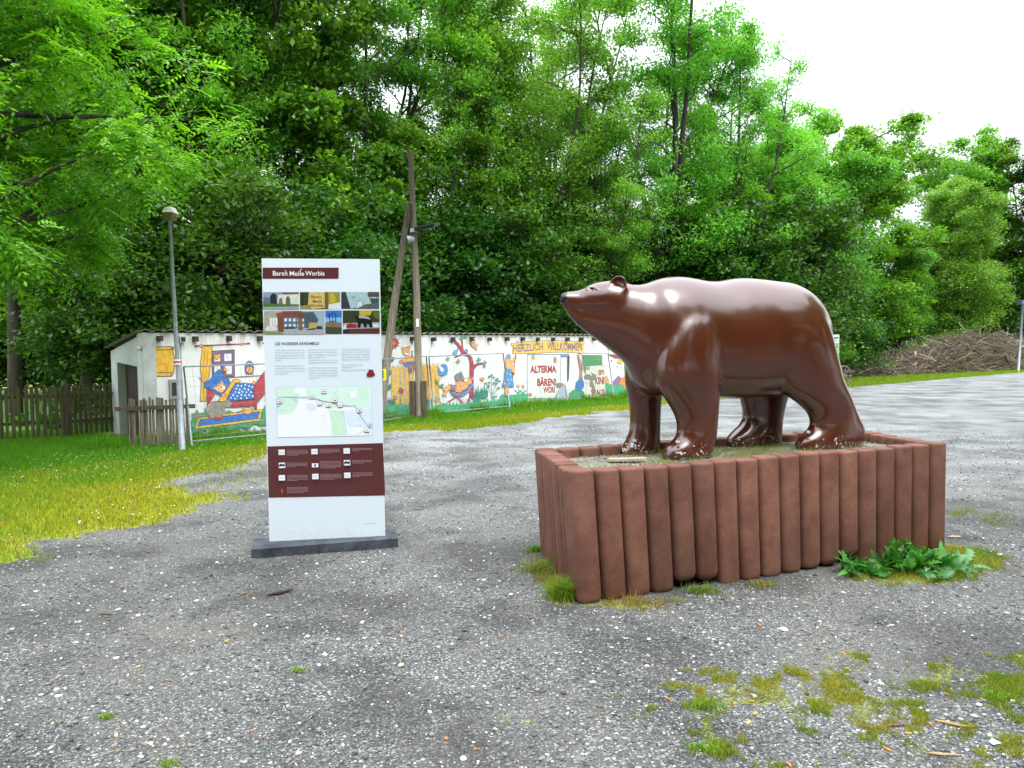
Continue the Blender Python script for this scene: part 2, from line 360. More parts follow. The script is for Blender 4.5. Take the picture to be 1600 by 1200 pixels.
keep = (rng.random(n) > np.maximum(g, m)*.92) & (sdist(x, y, [PA, PB, PD, PC]) < -.08) & (rng.random(n) < sstep(.25, .6, dens)+.25)
x, y, r = x[keep], y[keep], r[keep]; n = len(x)
size = .0040*np.exp(rng.normal(0, .5, n))*(1+.10*r); size = np.minimum(size, .017)
o = link('loose_gravel', stones('loose_gravel', x, y, groundz(x, y)+size*.18, size, stone_cols(n)), M_stone); tag(o, 'loose grey and white gravel stones strewn over the car park', 'gravel', kind='stuff')
# a few single bigger stones
for k, (px, py, sz, c, lab) in enumerate([(1224, 984, .028, (.72, .72, .7), 'flat white stone lying in front of the planter near its middle'), (627, 1040, .022, (.68, .6, .45), 'cream coloured stone on the gravel below the info panel'), (508, 1022, .018, (.7, .7, .66), 'long white stone left of the cream coloured stone'), (1562, 868, .035, (.7, .68, .62), 'white broken stone beside the grass at the right planter end')]):
    q = gp(px, py); me = stones('stone', np.zeros(1), np.zeros(1), np.array([sz*.3]), np.array([sz]), np.array([c])); o = link('stone', me, M_stone); o.location = (q[0], q[1], groundz(q[0:1], q[1:2])[0]); tag(o, lab, 'stone')
# ------------------------------------------------------------------ grass
def blades(x, y, z, h, wd, C, lean=.5):
    n = len(x); a = rng.uniform(0, 6.283, n); dx, dy = np.cos(a), np.sin(a); l = h*lean*rng.uniform(.2, 1.2, n); b = rng.uniform(0, 6.283, n)
    V = np.empty((n, 3, 3)); V[:, 0] = np.stack([x-dx*wd, y-dy*wd, z], -1); V[:, 1] = np.stack([x+dx*wd, y+dy*wd, z], -1); V[:, 2] = np.stack([x+np.cos(b)*l, y+np.sin(b)*l, z+h], -1)
    return V, C
def mixc(t, a, b): return np.asarray(a)*(1-t[:, None])+np.asarray(b)*t[:, None]
def lawn_blades():
    n = 420000; r = np.sqrt(rng.uniform(5.5**2, 20**2, n)); a = rng.uniform(-.70, .35, n); x = r*np.sin(a); y = r*np.cos(a)
    n2 = 60000; q = np.stack([gp(*p)[:2] for p in ((600, 665), (1000, 640), (1000, 622), (600, 650))]); 
    s = rng.uniform(5, 17.5, n2); d = rng.uniform(.1, 3.4, n2); x = np.r_[x, WP0[0]+WD[0]*s+WN[0]*d]; y = np.r_[y, WP0[1]+WD[1]*s+WN[1]*d]
    g, m, yl, b = masks(x, y); dn = (x-WP0[0])*WN[0]+(y-WP0[1])*WN[1]; sl_ = (x-WP0[0])*WD[0]+(y-WP0[1])*WD[1]
    keep = (rng.random(len(x)) < g**1.5) & ~((dn < .03) & (dn > -3) & (sl_ > -.1))
    x, y, yl, dn, sl_ = x[keep], y[keep], yl[keep], dn[keep], sl_[keep]; n = len(x)
    tall = sstep(1.3, .1, dn)*(dn > 0)*(sl_ > -1.5); h = rng.uniform(.022, .06, n)*(1+.4*(1-yl))+tall*rng.uniform(.02, .30, n)*sstep(.35, .6, fbm(x*2, y*2, 8))
    t = np.clip(yl+rng.normal(0, .18, n), 0, 1); C = mixc(t, (.09, .28, .012), (.36, .37, .022)); br = rng.random(n) < .10*yl; C[br] = (.26, .15, .05)
    C *= rng.uniform(.6, 1.25, n)[:, None]
    V, C = blades(x, y, groundz(x, y)-.004, h, .0045+.0004*np.hypot(x, y), C, .55)
    o = link('lawn_grass', npmesh('lawn_grass', V, 3, C), M_grass); tag(o, 'trodden green and yellow lawn grass left of the car park and along the wall', 'grass', kind='stuff')
    # clover flowers
    n = 5200; x = rng.uniform(-12, 3, n); y = rng.uniform(7, 22, n); g, m, yl, b = masks(x, y); k = (g > .8) & (rng.random(n) < sstep(.42, .62, fbm(x*.8, y*.8, 77))); x, y = x[k], y[k]; n = len(x)
    dn = (x-WP0[0])*WN[0]+(y-WP0[1])*WN[1]; k = dn > .5; x, y = x[k], y[k]; n = len(x)
    me = stones('clover', x, y, groundz(x, y)+rng.uniform(.03, .06, n), np.full(n, .011), np.tile((.75, .75, .68), (n, 1)))
    tag(link('clover_flowers', me, M_stone), 'tiny white clover flowers dotted over the lawn', 'flowers', kind='stuff')
    # right-hand verge
    n = 30000; px = rng.uniform(1250, 1640, n); py = 606-(px-1320)*.088-rng.uniform(0, 14, n)
    P = np.array([gp(a_, b_)[:2] for a_, b_ in zip(px, py)]); x, y = P[:, 0], P[:, 1]; C = mixc(rng.random(n), (.10, .24, .014), (.26, .32, .02))*rng.uniform(.7, 1.2, n)[:, None]
    V, C = blades(x, y, np.zeros(n)-.02, rng.uniform(.04, .14, n), .02, C)
    tag(link('verge_grass', npmesh('verge_grass', V, 3, C), M_grass), 'bright green grass verge along the far edge of the car park', 'grass', kind='stuff')
lawn_blades()
def tufts(poly_list, n, cfun, hr, name, label, thr=.35, wd=.0025, clump=True, seed=0):
    allV = []; allC = []
    for poly, nn in zip(poly_list, n):
        P = np.asarray(poly)[:, :2]; lo, hi = P.min(0)-.2, P.max(0)+.2
        x = rng.uniform(lo[0], hi[0], nn); y = rng.uniform(lo[1], hi[1], nn); g, m, yl, b = masks(x, y)
        cl = fbm(x*5.5, y*5.5, 90+seed); k = (m > thr) & (rng.random(nn) < sstep(.34, .55, cl)*.8+.15) & (sdist(x, y, [PA, PB, PD, PC]) < -.01); x, y, cl = x[k], y[k], cl[k]; q = len(x)
        t = np.clip(rng.normal(.5, .22, q)+(fbm(x*3, y*3, 44)-.5)*1.6, 0, 1); C = cfun(t)*rng.uniform(.65, 1.2, q)[:, None]
        V, C = blades(x, y, groundz(x, y)-.003, rng.uniform(*hr, q)*(.5+sstep(.35, .7, cl)), wd, C, .9); allV.append(V); allC.append(C)
    o = link(name, npmesh(name, np.concatenate(allV), 3, np.concatenate(allC)), M_grass); tag(o, label, 'grass', kind='stuff')
ygc = lambda t: mixc(t, (.11, .22, .012), (.34, .30, .035))
tufts([moss1], [170000], ygc, (.008, .026), 'moss_patch', 'low yellow green moss and grass tufts on the gravel in the near right corner')
tufts([moss2, moss4], [30000, 8000], ygc, (.012, .045), 'grass_patch', 'short yellow green grass around the right end of the planter')
tufts([moss3], [20000], lambda t: mixc(t, (.10, .17, .015), (.38, .26, .05)), (.02, .07), 'dry_grass_patch', 'dry straw coloured grass around the left corner of the planter', wd=.003)
def tuft(px, py, n, h, spread, c1, c2, label):
    q = gp(px, py); x = rng.normal(0, spread, n); y = rng.normal(0, spread*.6, n); C = mixc(rng.random(n), c1, c2)*rng.uniform(.7, 1.2, n)[:, None]
    hh = rng.uniform(.4, 1, n)*h; k = 3; a = rng.uniform(0, 6.28, n); bl = rng.uniform(0, 6.28, n); L = hh*rng.uniform(.2, .9, n); Q = []
    for s0, s1 in ((0, .5), (.5, 1)):
        def P(s, w_): return np.stack([x+np.cos(bl)*L*s*s+np.cos(a)*w_, y+np.sin(bl)*L*s*s+np.sin(a)*w_, hh*(s-.35*s*s*s*(L/hh))], -1)
        wa, wb = .003*(1-s0*.6), .003*(1-s1*.9); Q.append(np.stack([P(s0, -wa), P(s0, wa), P(s1, wb), P(s1, -wb)], 1))
    o = link('grass_tuft', npmesh('grass_tuft', np.concatenate(Q), 4, np.concatenate([C, C])), M_grass); o.location = (q[0], q[1], 0); return tag(o, label, 'grass tuft')
tuft(885, 936, 900, .21, .055, (.10, .24, .015), (.28, .34, .04), 'tall fresh grass tuft growing at the left front corner of the planter')
tuft(862, 893, 800, .14, .11, (.16, .24, .04), (.34, .34, .10), 'thin pale grass tuft growing along the left side of the planter')
tuft(838, 861, 250, .08, .04, (.08, .24, .03), (.14, .34, .05), 'small green tuft at the far left corner of the planter')
tuft(1098, 925, 300, .07, .06, (.10, .22, .02), (.26, .28, .05), 'small grass tuft under the short posts of the planter front')
tuft(1190, 915, 200, .05, .06, (.14, .22, .02), (.34, .26, .06), 'low tuft at the foot of the planter front right of the short posts')
for k, (px, py, lab) in enumerate([(466, 1048, 'tiny green tuft in the gravel below the info panel'), (166, 1120, 'tiny green tuft alone in the gravel at the lower left'), (265, 1194, 'tiny green tuft at the bottom edge of the picture'), (1106, 1172, 'bright green tuft in the moss patch nearest the bottom edge'), (1560, 1090, 'bright green tuft at the right end of the moss patch'), (1100, 1103, 'round tuft at the left end of the moss patch')]):
    tuft(px, py, 260 if k > 2 else 110, .04 if k > 2 else .022, .045 if k > 2 else .022, (.10, .26, .015), (.28, .36, .03), lab)
# ------------------------------------------------------------------ planter of round palisade posts
FILL = .82
M_post = noisy('reddish_brown_palisade', (.130, .052, .034), (.215, .098, .068), scale=5, rough=.72, bump=.18, bscale=120, dist=.004, spec=.35)
N_ = NT(M_post)
def post_dirt(N):
    # green algae low on the flanks and grey lime bloom in blotches
    tc = N.n('TexCoord'); xyz = N.n('SeparateXYZ'); N.l(tc.outputs['Object'], xyz.inputs[0])
    src = N.b.inputs['Base Color'].links[0].from_socket
    no = N.n('TexNoise'); no.inputs['Scale'].default_value = 3.2; no.inputs['Detail'].default_value = 5; N.l(tc.outputs['Object'], no.inputs[0])
    oi = N.n('ObjectInfo'); ad = N.n('VectorMath', operation='ADD'); N.l(tc.outputs['Object'], ad.inputs[0]); N.l(oi.outputs['Random'], ad.inputs[1]); 
    rp = N.n('ValToRGB'); rp.color_ramp.elements[0].position = .52; rp.color_ramp.elements[1].position = .7; rp.color_ramp.elements[1].color = (.5, .5, .5, 1); N.l(no.outputs[0], rp.inputs[0])
    mr = N.n('MapRange'); mr.inputs[1].default_value = .45; mr.inputs[2].default_value = 0.; N.l(xyz.outputs[2], mr.inputs[0])
    ml = N.n('Math', operation='MULTIPLY'); N.l(rp.outputs[0], ml.inputs[0]); N.l(mr.outputs[0], ml.inputs[1])
    mx = N.n('MixRGB'); mx.inputs[2].default_value = (.10, .10, .055, 1); N.l(ml.outputs[0], mx.inputs[0]); N.l(src, mx.inputs[1])
    hs = N.n('HueSaturation'); m2 = N.n('MapRange'); m2.inputs[3].default_value = .85; m2.inputs[4].default_value = 1.18; N.l(oi.outputs['Random'], m2.inputs[0]); N.l(m2.outputs[0], hs.inputs['Value']); N.l(mx.outputs[0], hs.inputs['Color'])
    n5 = N.n('TexNoise'); n5.inputs['Scale'].default_value = 95; n5.inputs['Detail'].default_value = 6; n5.inputs['Roughness'].default_value = .8; N.l(tc.outputs['Object'], n5.inputs[0]); m5 = N.n('MapRange'); m5.inputs[1].default_value = .3; m5.inputs[2].default_value = .7; m5.inputs[3].default_value = .72; m5.inputs[4].default_value = 1.25; N.l(n5.outputs[0], m5.inputs[0])
    q5 = N.n('MixRGB', blend_type='MULTIPLY'); q5.inputs[0].default_value = 1; N.l(hs.outputs[0], q5.inputs[1]); N.l(m5.outputs[0], q5.inputs[2])
    v5 = N.n('TexVoronoi'); v5.inputs['Scale'].default_value = 26; N.l(tc.outputs['Object'], v5.inputs['Vector']); r5 = N.n('ValToRGB'); r5.color_ramp.elements[0].position = .035; r5.color_ramp.elements[0].color = (1, 1, 1, 1); r5.color_ramp.elements[1].position = .06; r5.color_ramp.elements[1].color = (0, 0, 0, 1); N.l(v5.outputs['Distance'], r5.inputs[0])
    q6 = N.n('MixRGB'); q6.inputs[2].default_value = (.34, .30, .24, 1); N.l(r5.outputs[0], q6.inputs[0]); N.l(q5.outputs[0], q6.inputs[1]); N.l(q6.outputs[0], N.b.inputs['Base Color'])
post_dirt(N_)
def hollow(p, d): return p
planter = empty('planter', tuple((PA+PD)/2), 'reddish brown planter of upright round concrete posts under the bear statue', 'planter')
def post(c, top, bot, along, wid, thick, lean=(0, 0)):
    """one palisade post: rounded section, chamfered head, rounded foot"""
    al = np.array((*along, 0)); no = np.array((-along[1], along[0], 0)); b = MB(); prof = [(.55, bot), (.86, bot+.02), (1, bot+.055), (1, (top+bot)/2), (1, top-.018), (.97, top-.006), (.90, top)]
    n = 28; vs = []
    for s, z in prof:
        for j in range(n):
            t = 2*math.pi*j/n; ca, sa = math.cos(t), math.sin(t)
            u = math.copysign(abs(ca)**.52, ca)*wid/2*s; v = math.copysign(abs(sa)**.72, sa)*thick/2*s
            q = c+al*u+no*v; f = (z-bot)/(top-bot); vs.append((q[0]+lean[0]*(f-.0), q[1]+lean[1]*f, z))
    k = len(prof); fs = [(i*n+j, i*n+(j+1) % n, (i+1)*n+(j+1) % n, (i+1)*n+j) for i in range(k-1) for j in range(n)]+[tuple(range(n-1, -1, -1)), tuple(range((k-1)*n, k*n))]
    b.add(vs, fs); o = b.build('post', M_post, planter); o.data.polygons.foreach_set('use_smooth', [True]*len(o.data.polygons))
    md = o.data; md.set_sharp_from_angle(angle=R(38)) if hasattr(md, 'set_sharp_from_angle') else None
    return o
AB = PB-PA; LAB = np.linalg.norm(AB); eAB = AB/LAB; AC = PC-PA; LAC = np.linalg.norm(AC); eAC = AC/LAC
NF = 18; pf = LAB/NF; inn = np.array((-eAB[1], eAB[0], 0))
bots = [-.02, -.02, -.02, -.02, .05, .035, -.05, -.03, -.03, -.02, -.0, .01, .055, -.02, -.02, -.02, -.02, -.02]
LEANX = -.055
for i in range(NF):
    c = PA+eAB*pf*(i+.5)+inn*.075; lx = LEANX*(1-i/(NF-1.))**1.2
    post(c, .905+random.uniform(-.007, .007)+(.012 if i in (0, NF-1) else 0), bots[i], eAB[:2], pf*random.uniform(.965, .99), .16, (lx, 0))
for i in range(NF):
    c = PC+eAB*pf*(i+.5)-inn*.075; lx = -.045*(1-i/(NF-1.))
    post(c, .895+random.uniform(-.006, .006), -.03, eAB[:2], pf*.97, .16, (lx, 0))
ns = 9; ps = (LAC-.30)/ns
for i in range(ns):
    c = PA+eAC*(.16+ps*(i+.5))+eAB*.085; post(c, .90+random.uniform(-.006, .006), -.03, eAC[:2], ps*.97, .17, (LEANX+.01*i/ns, 0))
    c = PB+eAC*(.16+ps*(i+.5))-eAB*.085; post(c, .90+random.uniform(-.006, .006), -.03, eAC[:2], ps*.97, .17, (0, 0))
b = MB(); q0 = PA+inn*.1+eAB*.08; nx, ny = 60, 24; vs = []
for j in range(ny+1):
    for i in range(nx+1):
        p = PA+AB*(.02+.955*i/nx)+AC*(.06+.88*j/ny); vs.append((p[0]-.03, p[1], FILL+float((fbm(np.array([p[0]*5]), np.array([p[1]*5]), 6)-.5)[0])*.03))
b.add(vs, [(j*(nx+1)+i, j*(nx+1)+i+1, (j+1)*(nx+1)+i+1, (j+1)*(nx+1)+i) for j in range(ny) for i in range(nx)])
M_grit = noisy('planter_grit', (.09, .09, .06), (.30, .29, .23), scale=40, bump=.7, bscale=110, dist=.01, rough=.9)
b.build('grit_fill', M_grit, planter, smooth=True)
b = MB(); p = gp(948, 719, FILL+.02); b.box(p, (.30, .035, 0), (.02, -.07, 0), (0, 0, .018)); o = b.build('board', noisy('bare_wood', (.35, .27, .18), (.55, .45, .33), scale=4, stretch=(1, 8, 8), bump=.2), None, origin=tuple(p)); tag(o, 'pale wooden board lying on the grit in front of the bear statue', 'board')
# ------------------------------------------------------------------ bear statue
BO = np.array((1.32, 6.28, 0)); BY = R(20); BU = np.array((math.cos(BY), math.sin(BY), 0)); BV = np.array((-BU[1], BU[0], 0))
def bm_(X, Y, v=0.):
    """zoomed side-view measurement -> point on the plane v beside the statue's midplane"""
    return hit(860+.325*X, 420+.325*Y, BO+BV*v, BV)
def loft(rings):
    n = len(rings[0]); V = [p for r_ in rings for p in r_]; k = len(rings)
    fs = [(i*n+j, i*n+(j+1) % n, (i+1)*n+(j+1) % n, (i+1)*n+j) for i in range(k-1) for j in range(n)]
    V.append(np.mean(rings[0], 0)); V.append(np.mean(rings[-1], 0))
    fs += [(len(V)-2, (j+1) % n, j) for j in range(n)]+[(len(V)-1, (k-1)*n+j, (k-1)*n+(j+1) % n) for j in range(n)]
    return V, fs
def spline(st, m=9):
    st = np.array(st, float); o = []
    for i in range(len(st)-1):
        p0, p1, p2, p3 = st[max(i-1, 0)], st[i], st[i+1], st[min(i+2, len(st)-1)]
        for k in range(m):
            t = k/m; o.append(.5*((2*p1)+(-p0+p2)*t+(2*p0-5*p1+4*p2-p3)*t*t+(-p0+3*p1-3*p2+p3)*t**3))
    o.append(st[-1]); return np.array(o)
def sect(st, n=84, e=.92):
    """upright sections: X, top, bottom, half width, egg factor, v centre, yaw of the section"""
    rings = []
    for X, T, B, hw, k, vc, ph in spline(st):
        pt, pb = bm_(X, T, vc), bm_(X, B, vc); c = (pt+pb)/2; ax = (pt-pb)/2; lat = BV*math.cos(ph)+BU*math.sin(ph); r_ = []
        for j in range(n):
            t = 2*math.pi*j/n; s_, c_ = math.sin(t), math.cos(t)
            r_.append(c+ax*math.copysign(abs(s_)**e, s_)+lat*hw*(1-k*s_)*math.copysign(abs(c_)**e, c_))
        rings.append(r_)
    return loft(rings)
def legs(st, floor, n=72, e=.85):
    """level sections: Y, front X, back X, v centre, half thickness"""
    rings = []
    for Y, a, b_, vc, ht in spline(st):
        p, q = bm_(a, Y, vc), bm_(b_, Y, vc); c = (p+q)/2; ax = (q-p)/2; z = max(c[2], floor); r_ = []
        for j in range(n):
            t = 2*math.pi*j/n; s_, c_ = math.sin(t), math.cos(t)
            w_ = c+ax*math.copysign(abs(c_)**e, c_)+BV*ht*math.copysign(abs(s_)**e, s_); r_.append(np.array((w_[0], w_[1], z)))
        rings.append(r_)
    last = [np.array((p[0], p[1], floor-.012)) for p in rings[-1]]; rings.append(last)
    return loft(rings)
hp = R(24)
body = sect([(345, 210, 415, .05, .0, .03, .06), (365, 150, 460, .11, .0, .025, .06), (392, 100, 512, .17, .05, .02, .06), (420, 78, 555, .22, .1, .015, 0), (450, 73, 582, .26, .1, .01, 0), (500, 54, 608, .30, .05, 0, 0), (560, 39, 615, .325, .1, 0, 0), (620, 37, 616, .335, .1, 0, 0), (680, 45, 615, .34, .12, 0, 0), (740, 57, 616, .345, .12, 0, 0), (800, 59, 622, .35, .12, 0, 0), (870, 47, 626, .355, .1, 0, 0),
    (930, 44, 626, .36, .1, 0, 0), (1000, 50, 618, .37, .08, 0, 0), (1080, 60, 606, .37, .08, 0, 0), (1140, 68, 590, .355, .05, 0, 0), (1195, 92, 540, .32, .05, 0, 0), (1240, 130, 470, .27, .05, 0, 0), (1280, 182, 420, .20, .05, 0, 0), (1312, 240, 380, .12, 0, 0, 0), (1330, 290, 350, .04, 0, 0, 0)])
neck = sect([(62, 172, 184, .02, .1, .165, hp), (80, 165, 215, .04, .15, .16, hp), (110, 165, 252, .058, .2, .15, hp), (150, 160, 290, .075, .15, .14, hp), (200, 145, 327, .10, .1, .125, hp), (260, 110, 372, .13, .1, .10, hp), (320, 80, 420, .165, .1, .07, .3), (370, 76, 470, .20, .12, .045, .2), (430, 75, 560, .25, .1, .02, .1), (500, 60, 590, .27, .1, 0, 0)])
head = sect([(42, 136, 160, .018, 0, .17, hp), (50, 119, 172, .04, 0, .168, hp), (64, 112, 184, .052, .0, .165, hp), (90, 108, 194, .060, .08, .16, hp), (125, 105, 208, .070, .12, .15, hp), (150, 98, 220, .082, .12, .145, hp), (178, 82, 234, .100, .1, .135, hp), (205, 71, 248, .122, .05, .13, hp), (245, 62, 262, .142, .0, .115, hp), (290, 58, 275, .158, -.03, .095, hp), (335, 62, 285, .162, -.03, .075, .3), (380, 74, 290, .15, 0, .055, .2), (430, 90, 290, .12, 0, .03, .1)])
nf = legs([(150, 640, 735, -.13, .06), (200, 605, 770, -.17, .11), (260, 570, 790, -.20, .14), (340, 543, 800, -.22, .152), (420, 520, 803, -.23, .154), (500, 515, 803, -.235, .15), (560, 525, 805, -.23, .145), (600, 545, 805, -.225, .14), (650, 575, 803, -.22, .13), (700, 602, 800, -.215, .12), (745, 614, 797, -.21, .113), (785, 614, 794, -.21, .112), (815, 600, 790, -.21, .118), (838, 570, 784, -.21, .124), (862, 549, 776, -.21, .13), (890, 540, 772, -.21, .135), (912, 545, 768, -.21, .13), (925, 560, 764, -.21, .12)], FILL)
nh = legs([(110, 1100, 1205, -.10, .05), (170, 1060, 1268, -.14, .12), (250, 1048, 1316, -.18, .16), (350, 1052, 1348, -.20, .175), (440, 1065, 1372, -.21, .165), (530, 1092, 1396, -.215, .15), (590, 1128, 1424, -.215, .14), (640, 1190, 1446, -.215, .125), (685, 1238, 1464, -.21, .118), (725, 1256, 1480, -.21, .115), (755, 1252, 1497, -.21, .118), (780, 1228, 1502, -.21, .122), (800, 1203, 1503, -.21, .128), (825, 1186, 1502, -.21, .132), (850, 1182, 1498, -.21, .132), (868, 1190, 1490, -.21, .125)], FILL)
ff = legs([(330, 420, 560, .20, .1), (430, 365, 560, .215, .13), (500, 362, 545, .215, .13), (560, 367, 535, .215, .125), (650, 384, 527, .215, .115), (720, 388, 524, .215, .108), (765, 385, 524, .215, .106), (805, 374, 522, .215, .112), (835, 358, 522, .215, .118), (865, 342, 522, .215, .124), (890, 333, 521, .215, .126), (905, 336, 519, .215, .12)], FILL)
fh = legs([(380, 850, 1180, .21, .14), (500, 880, 1165, .215, .15), (590, 908, 1146, .22, .13), (640, 922, 1130, .22, .12), (690, 931, 1118, .22, .115), (725, 928, 1111, .22, .115), (755, 905, 1108, .22, .118), (780, 877, 1107, .22, .122), (805, 852, 1106, .22, .126), (830, 845, 1106, .22, .126), (850, 850, 1105, .22, .12)], FILL)
def ear(cx, cy, vside):
    """cupped round ear: a thin shell bowl whose rim faces forward and outward"""
    vc = .085; lat = BV*math.cos(hp)+BU*math.sin(hp); base = bm_(cx, cy, vc)+lat*vside*.118
    fw = -BU*math.cos(hp)+BV*math.sin(hp); nrm = (fw*.25+lat*vside*.9); nrm /= np.linalg.norm(nrm)
    up = np.array((0, 0, 1.))+fw*-.1; up -= nrm*np.dot(up, nrm); up /= np.linalg.norm(up); sx = np.cross(nrm, up)
    rings = []
    for r_, d in ((.004, -.038), (.044, -.034), (.068, -.006), (.077, .020), (.073, .029), (.061, .024), (.052, 0), (.032, -.016), (.004, -.020)):
        rings.append([base+up*(r_*1.08*math.sin(2*math.pi*j/24))+sx*(r_*math.cos(2*math.pi*j/24))+nrm*d for j in range(24)])
    return loft(rings)
def bear():
    root = empty('bear_statue', tuple(BO+BU*.7+np.array((0, 0, FILL))), 'large glossy brown bear statue standing in the planter with its snout raised', 'statue')
    V = []; Fs = []
    for v, f in (body, neck, head, nf, nh, ff, fh, ear(325, 84, -1), ear(325, 84, 1)):
        bb = len(V); V += [tuple(p) for p in v]; Fs += [tuple(bb+i for i in q) for q in f]
    me = bpy.data.meshes.new('src'); me.from_pydata(V, [], Fs); me.update()
    import bmesh
    bm2 = bmesh.new(); bm2.from_mesh(me); bmesh.ops.recalc_face_normals(bm2, faces=bm2.faces); bm2.to_mesh(me); bm2.free()
    tmp = bpy.data.objects.new('src', me); COL.objects.link(tmp)
    md = tmp.modifiers.new('r', 'REMESH'); md.mode = 'VOXEL'; md.voxel_size = .0085; md.adaptivity = 0
    dg = bpy.context.evaluated_depsgraph_get(); m2 = bpy.data.meshes.new_from_object(tmp.evaluated_get(dg)); bpy.data.objects.remove(tmp)
    nv = len(m2.vertices); P = np.empty(nv*3); m2.vertices.foreach_get('co', P); P = P.reshape(-1, 3)
    E = np.empty(len(m2.edges)*2, np.int64); m2.edges.foreach_get('vertices', E); E = E.reshape(-1, 2)
    deg = np.bincount(E.ravel(), minlength=nv)[:, None].astype(float)
    rel = P-BO; uu = rel@BU
    u_neck = (bm_(345, 300)-BO)@BU; u_ear = (bm_(250, 300)-BO)@BU
    foot = sstep(FILL+.25, FILL+.05, P[:, 2]); wgt = np.where(uu > u_neck, 1, 0)
    def smooth(P, it, w_):
        for _ in range(it):
            A = np.zeros_like(P)
            for k in range(3): A[:, k] = np.bincount(E[:, 0], P[E[:, 1], k], nv)+np.bincount(E[:, 1], P[E[:, 0], k], nv)
            P = P+w_[:, None]*(A/deg-P)*.6
        return P
    big = np.clip(wgt*1.0+.35*(1-wgt), 0, 1)
    P = smooth(P, 6, np.ones(nv)*.7)
    earc = bm_(325, 84, .085); de = np.linalg.norm(P-earc, axis=1); big = big*sstep(.10, .22, de)
    P0 = P.copy(); P = smooth(P, 55, big)
    m2.vertices.foreach_set('co', P.ravel()); m2.update(); Nn = np.empty(nv*3); m2.vertices.foreach_get('normal', Nn); Nn = Nn.reshape(-1, 3)
    # carve mouth, eye, nostril and paw groove
    lat = BV*math.cos(hp)+BU*math.sin(hp)
    # work in view-plane coordinates on the snout plane
    def to2(Pp): return np.stack([(Pp-BO)@BU, Pp[:, 2]], -1)
    for side in (-1, 1):
        def pt(X, Y, v=.155): return bm_(X, Y, v)+lat*side*.04
        line = np.array([pt(*q) for q in ((52, 166), (75, 172), (105, 184), (140, 199), (170, 211), (192, 218))]); d = np.full(nv, 9.)
        sd_ = ((P-BO-BV*.13)@lat)*side > -.02
        L2 = to2(line); P2 = to2(P)
        for a_, b_ in zip(L2[:-1], L2[1:]):
            e = b_-a_; t = np.clip(((P2-a_)@e)/(e@e), 0, 1); d = np.minimum(d, np.linalg.norm(P2-a_-t[:, None]*e, axis=1))
        P[sd_] -= Nn[sd_]*(.004*np.exp(-(d[sd_]/.006)**2))[:, None]
        pass
        for (X, Y, r_, dep) in ((183, 104, .015, .012), (54, 140, .008, .009)):
            c2 = to2(np.array([pt(X, Y)]))[0]; q = P2-c2; dd = np.hypot(q[:, 0]*.8, q[:, 1]*1.4); P[sd_] -= Nn[sd_]*(dep*np.exp(-(dd[sd_]/r_)**2))[:, None]
            if X > 100: P[sd_] += Nn[sd_]*(.008*np.exp(-((dd[sd_]-.024)/.008)**2))[:, None]*(q[sd_, 1] > -.004)[:, None]
    m2.vertices.foreach_set('co', P.ravel()); m2.update()
    # black nose
    fc = np.empty(len(m2.polygons)*3); m2.polygons.foreach_get('center', fc); fc = fc.reshape(-1, 3)
    tip = bm_(52, 138, .168); dn = np.linalg.norm((fc-tip)*np.array((1, 1, .9)), axis=1); lim = (fc-BO)@BU
    isn = (dn < .062) & (fc[:, 2] > bm_(60, 166, .168)[2]); m2.polygons.foreach_set('material_index', isn.astype(np.int32))
    paint = newmat('glossy_brown_paint', (.068, .018, .009), .2, spec=.6); N = NT(paint)
    N.b.inputs['Coat Weight'].default_value = 1; N.b.inputs['Coat IOR'].default_value = 1.82; N.b.inputs['Specular IOR Level'].default_value = .1; N.b.inputs['Coat Roughness'].default_value = .17; N.b.inputs['Roughness'].default_value = .34
    tc = N.n('TexCoord'); no = N.n('TexNoise'); no.inputs['Scale'].default_value = 38; no.inputs['Detail'].default_value = 6; no.inputs['Roughness'].default_value = .7; N.l(tc.outputs['Object'], no.inputs[0])
    n3 = N.n('TexNoise'); n3.inputs['Scale'].default_value = 9; n3.inputs['Detail'].default_value = 3; N.l(tc.outputs['Object'], n3.inputs[0])
    xyz = N.n('SeparateXYZ'); N.l(tc.outputs['Object'], xyz.inputs[0])
    mr = N.n('MapRange'); mr.inputs[1].default_value = .02; mr.inputs[2].default_value = .24; mr.inputs[3].default_value = .15; mr.inputs[4].default_value = -.06; N.l(xyz.outputs[2], mr.inputs[0])
    ad = N.n('Math', operation='ADD'); N.l(no.outputs[0], ad.inputs[0]); N.l(mr.outputs[0], ad.inputs[1])
    a2 = N.n('Math', operation='MULTIPLY_ADD'); a2.inputs[1].default_value = .45; N.l(n3.outputs[0], a2.inputs[0]); N.l(ad.outputs[0], a2.inputs[2])
    cr = N.n('ValToRGB'); cr.color_ramp.interpolation = 'LINEAR'; cr.color_ramp.elements[0].position = .945; cr.color_ramp.elements[1].position = .96; N.l(a2.outputs[0], cr.inputs[0])
    dn_ = N.n('TexNoise'); dn_.inputs['Scale'].default_value = 4; dn_.inputs['Detail'].default_value = 6; N.l(tc.outputs['Object'], dn_.inputs[0])
    c0 = N.n('ValToRGB'); c0.color_ramp.elements[0].position = .35; c0.color_ramp.elements[1].position = .75; c0.color_ramp.elements[0].color = (.062, .0110, .0036, 1); c0.color_ramp.elements[1].color = (.082, .0160, .0055, 1); N.l(dn_.outputs[0], c0.inputs[0])
    mx_ = N.n('MixRGB'); mx_.inputs[2].default_value = (.72, .72, .7, 1); N.l(cr.outputs[0], mx_.inputs[0]); N.l(c0.outputs[0], mx_.inputs[1]); N.l(mx_.outputs[0], N.b.inputs['Base Color'])
